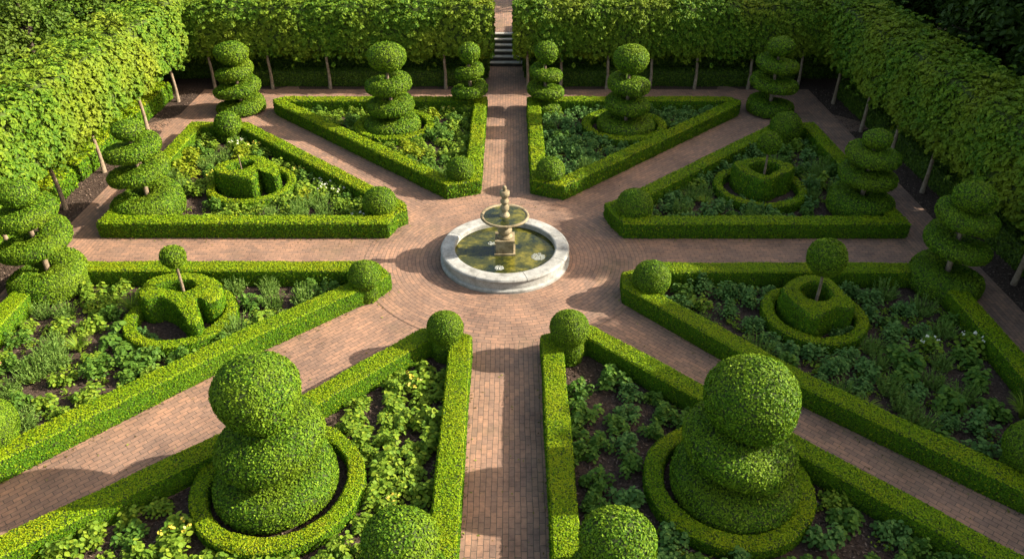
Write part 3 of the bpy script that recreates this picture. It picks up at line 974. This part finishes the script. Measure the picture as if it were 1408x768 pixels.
box_hedge(-13.6, 15.45, -1.15, 16.05, 0.72, "low shaded hedge behind the back hornbeam stems, left of the steps", SH, group=gl)
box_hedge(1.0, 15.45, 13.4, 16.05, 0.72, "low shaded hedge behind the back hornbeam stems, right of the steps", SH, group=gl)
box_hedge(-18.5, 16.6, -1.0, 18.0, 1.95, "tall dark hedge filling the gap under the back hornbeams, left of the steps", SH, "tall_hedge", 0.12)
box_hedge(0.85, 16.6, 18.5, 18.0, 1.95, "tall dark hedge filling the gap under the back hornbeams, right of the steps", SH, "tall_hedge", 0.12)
for k, (a, c) in enumerate([(9.3, 13.9), (5.2, 8.9), (1.2, 4.8), (-3.0, 0.8), (-9.0, -3.4)]):
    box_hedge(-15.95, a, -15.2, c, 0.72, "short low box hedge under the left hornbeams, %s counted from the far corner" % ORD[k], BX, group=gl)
for k, (a, c) in enumerate([(9.0, 14.2), (3.2, 8.6), (-2.4, 2.8), (-8.0, -2.8)]):
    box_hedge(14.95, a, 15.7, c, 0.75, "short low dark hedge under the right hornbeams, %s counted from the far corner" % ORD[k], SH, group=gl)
box_hedge(-17.6, -9.0, -16.7, 16.4, 1.5, "long dark hedge added to stand in for dark soil and shadow under the left hornbeams", SH, "tall_hedge", 0.12)  # added dark screens, left and right, in place of shadowed ground
box_hedge(16.7, -9.0, 17.6, 16.4, 1.5, "long dark hedge added to stand in for dark soil and shadow under the right hornbeams", SH, "tall_hedge", 0.12)
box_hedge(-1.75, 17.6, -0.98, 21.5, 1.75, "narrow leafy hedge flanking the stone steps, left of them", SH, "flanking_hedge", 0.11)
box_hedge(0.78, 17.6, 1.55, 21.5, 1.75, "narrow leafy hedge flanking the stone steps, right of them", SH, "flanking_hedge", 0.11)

# ------------------------------------------------------------------ woodland trees round the garden
def wood_tree(name, H, R, z_low, mat, nclump, per, lsz, sparse_top=0.0):
    """returns (trunk mesh, crown mesh): tapered trunk with limbs, crown of leaf clumps in an uneven volume"""
    b = Body()
    tube(b, [(0, 0, -0.1), (0.1, 0.05, H * 0.3), (-0.1, 0.1, H * 0.6), (0.05, 0, H * 0.9)], [0.28, 0.22, 0.15, 0.05], 10)
    limbs = []
    for k in range(9):
        a = k * 2.4 + rng.uniform(-.4, .4); z = H * rng.uniform(0.25, 0.7); r = R * rng.uniform(0.55, 0.9)
        p0, p1 = np.array([0, 0, z]), np.array([r * math.cos(a), r * math.sin(a), z + rng.uniform(0.5, 1.8)])
        mid = (p0 + p1) / 2 + np.array([0, 0, 0.3])
        tube(b, [p0, mid, p1], [0.09, 0.06, 0.025], 7)
    tm = solid("trunk", b, M_BARK_DARK, link_it=False)
    # clump centres in a lumpy ellipsoid
    P = []
    while len(P) < nclump:
        u = rng.normal(size=3); u /= np.linalg.norm(u)
        rr = rng.uniform(0.45, 1.0) ** 0.6
        lump = 0.82 + 0.28 * wob((u * 2.0 + H)[None, :], 2.0)[0]
        p = np.array([u[0] * R * rr * lump, u[1] * R * rr * lump, (z_low + H) / 2 + u[2] * (H - z_low) / 2 * rr * lump])
        hf = (p[2] - z_low) / (H - z_low)
        if sparse_top and hf > 0.70 and rng.random() < sparse_top * (hf - 0.70) / 0.30:
            continue
        P.append(p)
    P = np.array(P)
    n = len(P) * per
    cs = rng.uniform(0.35, 0.75, len(P))
    ci = np.repeat(np.arange(len(P)), per)
    u = nrm(rng.normal(size=(n, 3)))
    Q = P[ci] + u * (cs[ci] * rng.random(n) ** 0.4)[:, None] * np.array([1, 1, 0.7])
    N_ = nrm(u * 0.6 + np.array([0, 0, 0.8]))
    lv, lf = leaf_verts(Q, N_, lsz, spread=0.45, oval=True, droop=0.3)
    cm = make_mesh("crown", lv, [[lf]], [mat])
    return tm, cm
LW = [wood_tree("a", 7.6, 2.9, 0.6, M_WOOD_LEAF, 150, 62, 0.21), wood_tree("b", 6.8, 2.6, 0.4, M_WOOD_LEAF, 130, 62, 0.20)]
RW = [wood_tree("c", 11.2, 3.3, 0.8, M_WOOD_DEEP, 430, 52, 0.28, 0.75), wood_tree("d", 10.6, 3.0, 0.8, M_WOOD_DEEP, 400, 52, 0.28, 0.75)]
def place_tree(x, y, pair, sc, rz, label, group):
    t = empty("woodland_tree", (x, y, float(ground_h(np.array([y]))[0])), label, "tree", group, rz)
    a = link(bpy.data.objects.new("trunk", pair[0]), t)
    c = link(bpy.data.objects.new("crown", pair[1]), t)
    t.scale = (sc, sc, sc)
gl, gr, gb = "woodland trees beyond the left hornbeams", "woodland trees beyond the right hornbeams", "woodland trees beyond the back hornbeams"
k = 0
for x, y, s in [(-20.3, 8.6, .8), (-20.0, 12.6, .82), (-20.6, 16.6, .85), (-19.4, 20.8, .85), (-24.2, 10.5, 1.0), (-24.6, 15.0, 1.05), (-24.0, 19.5, 1.0), (-23.0, 24.5, 1.05), (-28.5, 14.0, 1.15), (-28.8, 19.5, 1.2), (-28.0, 25.0, 1.2), (-18.0, 26.0, .9), (-33.0, 19.0, 1.3), (-33.0, 26.0, 1.3)]:
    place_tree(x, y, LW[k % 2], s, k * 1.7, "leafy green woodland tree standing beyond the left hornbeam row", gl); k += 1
k = 0
for x, y, s in [(19.2, -15.0, 1.0), (19.6, -11.0, 1.02), (19.0, -7.0, .98), (19.8, -3.0, 1.02), (19.1, 1.0, .98), (19.7, 5.0, 1.03), (19.2, 9.0, 1.0), (19.8, 13.0, 1.0), (19.5, 17.5, .98), (20.0, 22.0, 1.0),
                (24.8, -13.0, 1.1), (25.0, -6.0, 1.12), (24.6, 0.5, 1.1), (25.0, 7.0, 1.1), (24.8, 13.5, 1.1), (25.0, 20.0, 1.1), (24.0, 26.0, 1.1), (30.0, 17.0, 1.2), (30.0, 24.0, 1.2), (30, 31, 1.2)]:
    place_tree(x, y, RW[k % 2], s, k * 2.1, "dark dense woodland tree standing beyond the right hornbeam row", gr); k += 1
k = 0
for x, y, s in [(-13.0, 25.5, .85), (-8.5, 27.0, .9), (-4.6, 28.5, .8), (4.6, 28.5, .8), (9.0, 27.0, .9), (13.5, 25.5, .9), (17.5, 27.5, 1.0)]:
    place_tree(x, y, LW[k % 2], s, k * 1.3, "green woodland tree standing beyond the back hornbeam row", gb); k += 1

# ------------------------------------------------------------------ bedding plants
M_LIGHT = leaf_mat("light_bedding_leaf", (0.085, 0.17, 0.014), (0.15, 0.24, 0.018), (0.225, 0.30, 0.022), transl=0.3)
M_MID = leaf_mat("mid_bedding_leaf", (0.045, 0.115, 0.014), (0.08, 0.165, 0.018), (0.125, 0.22, 0.024), transl=0.3)
M_BLUE = leaf_mat("cool_bedding_leaf", (0.05, 0.12, 0.025), (0.08, 0.175, 0.035), (0.125, 0.225, 0.048), transl=0.25)
M_LIME = leaf_mat("lime_bedding_leaf", (0.15, 0.225, 0.01), (0.22, 0.28, 0.012), (0.29, 0.31, 0.016), transl=0.35)
M_GREY = leaf_mat("feathery_leaf", (0.09, 0.18, 0.03), (0.13, 0.23, 0.04), (0.19, 0.28, 0.06), transl=0.3)
M_WHITE = leaf_mat("white_petal", (0.6, 0.6, 0.52), (0.72, 0.72, 0.64), (0.8, 0.8, 0.74), transl=0.2)
M_PEACH = leaf_mat("peach_petal", (0.55, 0.28, 0.12), (0.65, 0.38, 0.20), (0.7, 0.5, 0.3), transl=0.2)
M_YELLOW = leaf_mat("yellow_petal", (0.55, 0.45, 0.05), (0.65, 0.55, 0.08), (0.7, 0.6, 0.2), transl=0.2)

def mound(n, R, H, size, mat, nshoot=9, flat=0.5, aspect=0.72):
    """several leafy shoots making an uneven low mound with whorls of leaves"""
    P, Nn = [], []
    for s in range(nshoot):
        a = rng.uniform(0, 2 * PI); r = R * math.sqrt(rng.random()) * 0.85
        hz = H * (1 - 0.45 * (r / R) ** 2) * rng.uniform(0.7, 1.1)
        c = np.array([r * math.cos(a), r * math.sin(a), hz])
        m = n // nshoot
        az_ = np.arange(m) * 2.4 + rng.uniform(0, 6)
        tier = np.arange(m) / m
        rr = (0.25 + 0.75 * tier) * size * 1.25
        P.append(np.stack([c[0] + rr * np.cos(az_), c[1] + rr * np.sin(az_), np.maximum(0.04, c[2] - tier * hz * 0.75 + rng.normal(0, 0.015, m))], 1))
        Nn.append(np.stack([np.cos(az_) * flat * (0.4 + tier), np.sin(az_) * flat * (0.4 + tier), np.ones(m)], 1))
    P, Nn = np.concatenate(P), nrm(np.concatenate(Nn))
    td = Nn * np.array([1, 1, 0.0])
    lv, lf = leaf_verts(P, Nn, size, aspect=aspect, spread=0.28, oval=True, tdir=nrm(td + np.array([0, 0, -0.1])), fold=0.06)
    # a slender stalk from the crown of the root to each leaf
    k = len(P)
    root = np.array([0, 0, 0.01]) + 0.02 * rng.normal(size=(k, 3)) * np.array([1, 1, 0])
    sd = nrm(np.cross(P - root, np.array([0.1, 0.2, 1.0]))) * 0.004
    sv = np.stack([root - sd, root + sd, P + sd * 0.5, P - sd * 0.5], 1).reshape(-1, 3)
    return make_mesh("plant", np.concatenate([lv, sv]), [[lf, np.arange(4 * k).reshape(k, 4) + len(lv)]], [mat]), P

def feathery(n, R, H, mat):
    a = rng.uniform(0, 2 * PI, n); r = R * np.sqrt(rng.random(n))
    out = np.stack([np.cos(a), np.sin(a), np.zeros(n)], 1)
    d = nrm(out * (r / R * 0.55)[:, None] + np.array([0, 0, 1.0]) + 0.15 * rng.normal(size=(n, 3)))
    L = H * rng.uniform(0.25, 1.0, n) * (1 - 0.4 * (r / R) ** 2)
    base = out * (r * 0.55)[:, None]
    side = nrm(np.cross(d, rng.normal(size=(n, 3))))
    V = []
    for f, w in ((0.0, 0.006),):
        pass
    # stems as slender blades plus small leaflets along them
    w0 = 0.008
    tip = base + d * L[:, None]
    st = np.stack([base - side * w0, base + side * w0, tip + side * w0 * 0.4, tip - side * w0 * 0.4], 1).reshape(-1, 3)
    sf = np.arange(n * 4).reshape(n, 4)
    m = 7
    f = rng.uniform(0.3, 1.0, (n, m))
    P = (base[:, None] + d[:, None] * (L[:, None] * f)[:, :, None]).reshape(-1, 3)
    Nn = nrm(rng.normal(size=P.shape) + np.array([0, 0, 0.6]))
    lv, lf = leaf_verts(P, Nn, 0.07, aspect=0.28, spread=0.3, lift=0.0)
    return make_mesh("plant", np.concatenate([st, lv]), [[sf, lf + len(st)]], [mat])

def tuft(n, R, H, mat):
    """arching blades, each a folded strip of four segments"""
    a = rng.uniform(0, 2 * PI, n); L = rng.uniform(0.6, 1.0, n)
    out = np.stack([np.cos(a), np.sin(a), np.zeros(n)], 1); side = np.stack([-np.sin(a), np.cos(a), np.zeros(n)], 1)
    rows = []
    for f in (0, 0.3, 0.6, 0.85, 1.0):
        c = out * (0.03 + R * f ** 1.4 * L)[:, None] + np.array([0, 0, 1.0]) * (H * L * (1.55 * f - 0.85 * f * f))[:, None]
        w = 0.011 * (1 - 0.85 * f)
        rows.append(np.stack([c - side * w, c + side * w], 1))
    V = np.stack(rows, 1).reshape(n, 10, 3).reshape(-1, 3)
    b0 = (np.arange(n) * 10)[:, None]
    F = np.concatenate([b0 + np.array([[2 * k, 2 * k + 1, 2 * k + 3, 2 * k + 2]]) for k in range(4)])
    return make_mesh("plant", V, [[F]], [mat])

def broad(n, R, H, size, mat):
    a = np.arange(n) * 2.4 + rng.uniform(0, 1, n); f = np.arange(n) / n
    r = R * (0.25 + 0.7 * f)
    P = np.stack([r * np.cos(a), r * np.sin(a), H * (1 - 0.6 * f ** 1.5)], 1)
    Nn = nrm(np.stack([np.cos(a) * (0.2 + 0.6 * f), np.sin(a) * (0.2 + 0.6 * f), np.ones(n)], 1))
    td = nrm(np.stack([np.cos(a), np.sin(a), -0.3 * f], 1))
    lv, lf = leaf_verts(P, Nn, size, aspect=0.8, spread=0.15, oval=True, tdir=td, fold=0.08)
    return make_mesh("plant", lv, [[lf]], [mat])

def blossoms(P, n, size, mat, H):
    top = P[P[:, 2] > H * 0.62]
    idx = rng.choice(len(top), n)
    C = np.repeat(top[idx] + np.array([0, 0, 0.05]), 7, axis=0)
    C = C + rng.normal(0, size * 0.35, C.shape)
    Nn = nrm(rng.normal(size=C.shape) * 0.5 + np.array([0, 0, 1.0]))
    lv, lf = leaf_verts(C, Nn, size, aspect=0.8, spread=0.3, oval=True)
    return make_mesh("blossom", lv, [[lf]], [mat])

KINDS = {}
def kind(key, name, desc, meshes, bloom=None):
    KINDS[key] = (name, desc, meshes, bloom)
kind("leafyL", "leafy_plant", "light green leafy bedding plant", [mound(190, 0.31, 0.36, 0.088, M_LIGHT, 11)[0] for _ in range(4)])
kind("leafyM", "bushy_plant", "mid green bushy bedding plant", [mound(200, 0.32, 0.37, 0.085, M_MID, 12)[0] for _ in range(4)])
kind("leafyB", "bushy_plant", "cool green bushy bedding plant", [mound(200, 0.33, 0.37, 0.082, M_BLUE, 12)[0] for _ in range(3)])
kind("shrub", "low_shrub", "small dense dark green shrub", [mound(320, 0.34, 0.46, 0.07, M_MID, 18)[0] for _ in range(3)])
kind("shrubB", "low_shrub", "small dense bluish green shrub", [mound(320, 0.34, 0.44, 0.07, M_BLUE, 18)[0] for _ in range(3)])
kind("lime", "lime_plant", "bright lime yellow leafy plant", [mound(230, 0.36, 0.42, 0.10, M_LIME, 14)[0] for _ in range(2)])
kind("feather", "feathery_plant", "fine feathery grey-green upright plant", [feathery(130, 0.34, 0.62, M_GREY) for _ in range(3)])
kind("tuft", "grassy_plant", "arching grassy green tuft", [tuft(150, 0.34, 0.5, M_LIGHT) for _ in range(2)])
kind("broad", "broad_leaf_plant", "broad-leaved pale green rosette plant", [broad(44, 0.30, 0.30, 0.16, M_MID) for _ in range(2)])
kind("broadM", "broad_leaf_plant", "big round-leaved green clump plant", [mound(230, 0.42, 0.52, 0.125, M_MID, 11)[0] for _ in range(2)])
_m1, _p1 = mound(150, 0.32, 0.40, 0.10, M_LIGHT, 11); _m2, _p2 = mound(150, 0.32, 0.40, 0.10, M_MID, 11)
kind("flowerW", "flowering_plant", "leafy plant dotted with white flowers", [_m1], blossoms(_p1, 7, 0.038, M_WHITE, 0.40))
kind("flowerP", "flowering_plant", "leafy plant dotted with peach flowers", [_m2], blossoms(_p2, 7, 0.042, M_PEACH, 0.40))
kind("flowerY", "flowering_plant", "leafy plant dotted with yellow flowers", [_m1], blossoms(_p1, 6, 0.05, M_YELLOW, 0.40))
MIX = {
 "NNW": dict(leafyL=5, leafyM=2, shrub=1.2, feather=1.5, flowerY=1, lime=1.2, broadM=0.5),
 "NNE": dict(leafyB=4, shrubB=2, leafyM=2, feather=1, flowerW=0.8, flowerP=0.6),
 "WNW": dict(leafyL=4, leafyM=1.5, feather=2.2, flowerY=1.0, flowerW=0.8, lime=1.3, shrub=1),
 "ENE": dict(leafyB=2.4, shrubB=3, feather=2.6, leafyL=1, tuft=1, leafyM=2, broadM=0.4),
 "WSW": dict(leafyL=4, leafyM=1.5, feather=2.4, flowerP=1.0, broad=0.7, broadM=0.6, shrub=1, lime=0.8, tuft=1.2),
 "ESE": dict(leafyB=2.4, shrubB=2, feather=2.6, broadM=1.0, leafyM=2, leafyL=1.2, flowerW=0.5, tuft=1.0),
 "SSW": dict(leafyL=6, leafyM=2, flowerP=0.5, lime=0.2, flowerY=0.3),
 "SSE": dict(leafyM=4, leafyB=4, leafyL=0.6)}
def inside(poly, x, y):
    c = False; n = len(poly)
    for i in range(n):
        (x0, y0), (x1, y1) = poly[i], poly[(i + 1) % n]
        if (y0 > y) != (y1 > y) and x < (x1 - x0) * (y - y0) / (y1 - y0) + x0: c = not c
    return c
def edge_dist(poly, x, y):
    d = 1e9; n = len(poly)
    for i in range(n):
        a, b_ = np.array(poly[i]), np.array(poly[(i + 1) % n]); p = np.array((x, y))
        t = np.clip(np.dot(p - a, b_ - a) / np.dot(b_ - a, b_ - a), 0, 1)
        d = min(d, np.linalg.norm(p - a - t * (b_ - a)))
    return d
BLOCK = [(x, y, r * 0.9) for (x, y, r, h) in BALLS.values()]
BLOCK += [(-4.72, 10.0, 0), (-1.62, 12.2, .8), (1.6, 12.2, .8), (-11.78, 2.75, 1.25), (11.62, 2.75, 1.15), (-12.75, -1.75, 1.1), (12.15, -1.75, 1.05), (-1.62, -11.75, .9), (1.85, -11.75, .9)]
def add_plant(key, bed, x, y, sc, where=None):
    name, desc, meshes, bloom = KINDS[key]
    me = meshes[int(rng.integers(len(meshes)))]
    o = link(bpy.data.objects.new(name, me))
    o.location = (x, y, 0.0)
    o.rotation_euler = (0, 0, rng.uniform(0, 2 * PI))
    o.scale = (sc, sc, sc * rng.uniform(0.85, 1.15))
    if where:
        tag(o, "leafy plant inside the ring hedge, " + BED_WORDS[bed][4:], "plant", "plants inside the ring hedge of " + BED_WORDS[bed])
    else:
        tag(o, "%s in %s" % (desc, BED_WORDS[bed]), "plant", "%ss in %s" % (desc, BED_WORDS[bed]))
    if bloom is not None:
        link(bpy.data.objects.new("blossom", bloom), o)

PLACED = {  # plants one can pick out in the photograph, in metres
 "ESE": [("broadM", 9.75, -5.15, 1.15), ("broadM", 9.5, -5.75, 0.9), ("broadM", 10.1, -6.65, 0.95), ("feather", 9.2, -4.6, 1.0), ("feather", 9.15, -5.2, 0.8), ("feather", 10.15, -5.9, 1.0), ("broadM", 11.1, -5.9, 0.9), ("broadM", 11.35, -5.0, 0.9), ("flowerW", 10.6, -4.6, 1.1), ("leafyB", 8.7, -5.6, 1.2), ("broadM", 11.0, -6.9, 0.9)],
 "WNW": [("lime", -12.0, 6.0, 1.1), ("lime", -12.0, 7.1, 1.2), ("lime", -11.6, 6.6, 1.0), ("lime", -11.4, 5.6, 0.9), ("feather", -6.3, 3.2, 1.3), ("feather", -6.9, 3.0, 1.1), ("feather", -6.0, 2.6, 1.0), ("flowerW", -6.1, 4.4, 0.9)],
 "WSW": [("broad", -9.95, -3.85, 1.0), ("broad", -9.95, -4.4, 1.0), ("feather", -11.2, -4.95, 1.3), ("feather", -10.9, -5.2, 1.2), ("feather", -11.3, -5.6, 1.2), ("broadM", -9.1, -5.2, 0.9), ("broadM", -8.7, -5.0, 0.8), ("broadM", -8.9, -5.6, 0.8), ("leafyL", -11.0, -2.75, 1.1), ("leafyL", -10.7, -2.6, 1.0)]}
DENS = {"NNW": 0.52, "NNE": 0.50, "WNW": 0.50, "ENE": 0.52, "WSW": 0.56, "ESE": 0.55, "SSW": 0.44, "SSE": 0.50}
GAP = {"NNW": -1.0, "NNE": -1.0, "WNW": -0.7, "ENE": -0.75, "WSW": -0.55, "ESE": -0.62, "SSW": -0.5, "SSE": -0.42}
for bed, poly in BEDS.items():
    pts = []
    for (kk, x, y, sc) in PLACED.get(bed, []):
        add_plant(kk, bed, x, y, sc); pts.append((x, y))
    rx, ry, rr, rw = RINGS[bed]
    keys = list(MIX[bed]); wts = np.array([MIX[bed][q] for q in keys], float); wts /= wts.sum()
    xs = [q[0] for q in poly]; ys = [q[1] for q in poly]
    for _ in range(5200):
        x, y = rng.uniform(min(xs), max(xs)), rng.uniform(min(ys), max(ys))
        if not inside(poly, x, y) or edge_dist(poly, x, y) < 0.70: continue
        if math.dist((x, y), (rx, ry)) < rr + 0.18: continue
        if any(math.dist((x, y), (bx, by)) < br_ + 0.22 for bx, by, br_ in BLOCK): continue
        if any(math.dist((x, y), q) < DENS[bed] for q in pts): continue
        if wob(np.array([[x, y, 3.3 * (ord(bed[0]) + ord(bed[2])) % 7]]), 2.6)[0] < GAP[bed]: continue
        pts.append((x, y))
        # drifts: neighbours tend to be of one kind
        h_ = int(abs(wob(np.array([[x, y, 9.0]]), 1.1)[0] * 97 + rng.uniform(0, 1.2) * 40)) % 100
        kk = keys[int(np.searchsorted(np.cumsum(wts), min(0.999, h_ / 100)))] if rng.random() < 0.6 else keys[rng.choice(len(keys), p=wts)]
        add_plant(kk, bed, x, y, rng.uniform(0.85, 1.3))
# plants inside the ring hedges of the lobed centrepieces
for bed, spots in {"WSW": [(-9.0, -4.2), (-8.75, -4.45), (-9.35, -3.95), (-7.65, -3.95)], "ESE": [(8.55, -4.0), (8.85, -3.85)], "ENE": [(8.2, 3.25), (9.3, 3.25), (7.95, 3.55), (9.6, 3.4)], "WNW": [(-8.1, 3.55), (-9.3, 3.25), (-9.7, 3.45)]}.items():
    for x, y in spots:
        add_plant("leafyB" if bed != "WNW" else "leafyL", bed, x, y, 0.7, "the ring hedge gap of " + BED_WORDS[bed])

# mulch chips over the beds
def mulch():
    P = []
    for bed, poly in BEDS.items():
        xs = [q[0] for q in poly]; ys = [q[1] for q in poly]
        n = 16000 if bed[0] == 'S' else 9000
        X, Y = rng.uniform(min(xs), max(xs), n), rng.uniform(min(ys), max(ys), n)
        pa = np.array(poly); c = np.zeros(n, bool)
        for i in range(len(pa)):
            (x0, y0), (x1, y1) = pa[i], pa[(i + 1) % len(pa)]
            if y1 == y0: continue
            c ^= ((y0 > Y) != (y1 > Y)) & (X < (x1 - x0) * (Y - y0) / (y1 - y0) + x0)
        P.append(np.stack([X[c], Y[c], np.full(c.sum(), 0.012)], 1))
    n = 5000
    for x0, x1, y0, y1 in ((-15.3, -14.2, -4, 15), (14.0, 15.0, -4, 15)):
        P.append(np.stack([rng.uniform(x0, x1, n), rng.uniform(y0, y1, n), np.full(n, 0.012)], 1))
    P = np.concatenate(P)
    Nn = np.tile(np.array([[0, 0, 1.0]]), (len(P), 1))
    lv, lf = leaf_verts(P, Nn, 0.065, aspect=0.4, spread=0.35, lift=0.25, jit=0.6)
    o = link(bpy.data.objects.new("mulch_chips", make_mesh("mulch_chips", lv, [[lf]], [M_CHIP])))
    tag(o, "brown bark mulch scattered over the planting beds", "mulch", kind='stuff')
mulch()

# small creeping seedlings filling between the plants
def ground_cover():
    P = []
    for bed, poly in BEDS.items():
        xs = [q[0] for q in poly]; ys = [q[1] for q in poly]
        n = 900 if bed[0] == 'S' else 1300
        m = 0
        while m < n * 0.5:
            n -= 1
            if n < 10: break
            x, y = rng.uniform(min(xs), max(xs)), rng.uniform(min(ys), max(ys))
            if not inside(poly, x, y) or edge_dist(poly, x, y) < 0.58: continue
            rx, ry, rr, rw = RINGS[bed]
            if rr - 0.6 < math.dist((x, y), (rx, ry)) < rr + 0.08 or math.dist((x, y), (rx, ry)) < 1.3: continue
            if wob(np.array([[x, y, 5.0]]), 2.2)[0] < (0.1 if bed[0] == 'S' else -0.25): continue
            m += 1
            k = int(rng.integers(9, 22)); r = rng.uniform(0.05, 0.16)
            a = rng.uniform(0, 2 * PI, k); q = r * np.sqrt(rng.random(k))
            P.append(np.column_stack([x + q * np.cos(a), y + q * np.sin(a), 0.02 + rng.uniform(0.01, 0.11, k)]))
    P = np.concatenate(P)
    Nn = np.tile(np.array([[0, 0, 1.0]]), (len(P), 1))
    lv, lf = leaf_verts(P, Nn, 0.065, aspect=0.65, spread=0.45, lift=0.1, jit=0.5, oval=True)
    o = link(bpy.data.objects.new("ground_cover", make_mesh("ground_cover", lv, [[lf]], [M_LIGHT])))
    tag(o, "low creeping green seedlings between the bedding plants", "ground cover", kind='stuff')
ground_cover()

# clippings and fallen leaves blown against the hedge feet
def litter():
    P = []
    for bed, poly in BEDS.items():
        pa = np.array(ccw(poly)); n = len(pa)
        for i in range(n):
            a, b_ = pa[i], pa[(i + 1) % n]
            e = b_ - a; ln = np.linalg.norm(e)
            out = np.array([e[1], -e[0]]) / ln
            k = int(ln * 16)
            t = rng.random(k)
            d = np.where(rng.random(k) < 0.75, rng.exponential(0.07, k) + 0.01, rng.uniform(0, 0.9, k))
            q = a + t[:, None] * e + out * d[:, None]
            P.append(np.column_stack([q, np.full(k, 0.027)]))
    P = np.concatenate(P)
    Nn = np.tile(np.array([[0, 0, 1.0]]), (len(P), 1))
    lv, lf = leaf_verts(P, Nn, 0.05, aspect=0.5, spread=0.3, lift=0.1, jit=0.5)
    m = leaf_mat("fallen_leaf", (0.05, 0.04, 0.015), (0.12, 0.085, 0.025), (0.16, 0.19, 0.02), transl=0.1)
    o = link(bpy.data.objects.new("leaf_litter", make_mesh("leaf_litter", lv, [[lf]], [m])))
    tag(o, "small clippings and fallen leaves along the hedge feet", "leaf litter", kind='stuff')
litter()
print("objects:", len(bpy.data.objects), "verts:", sum(len(m.vertices) for m in bpy.data.meshes))
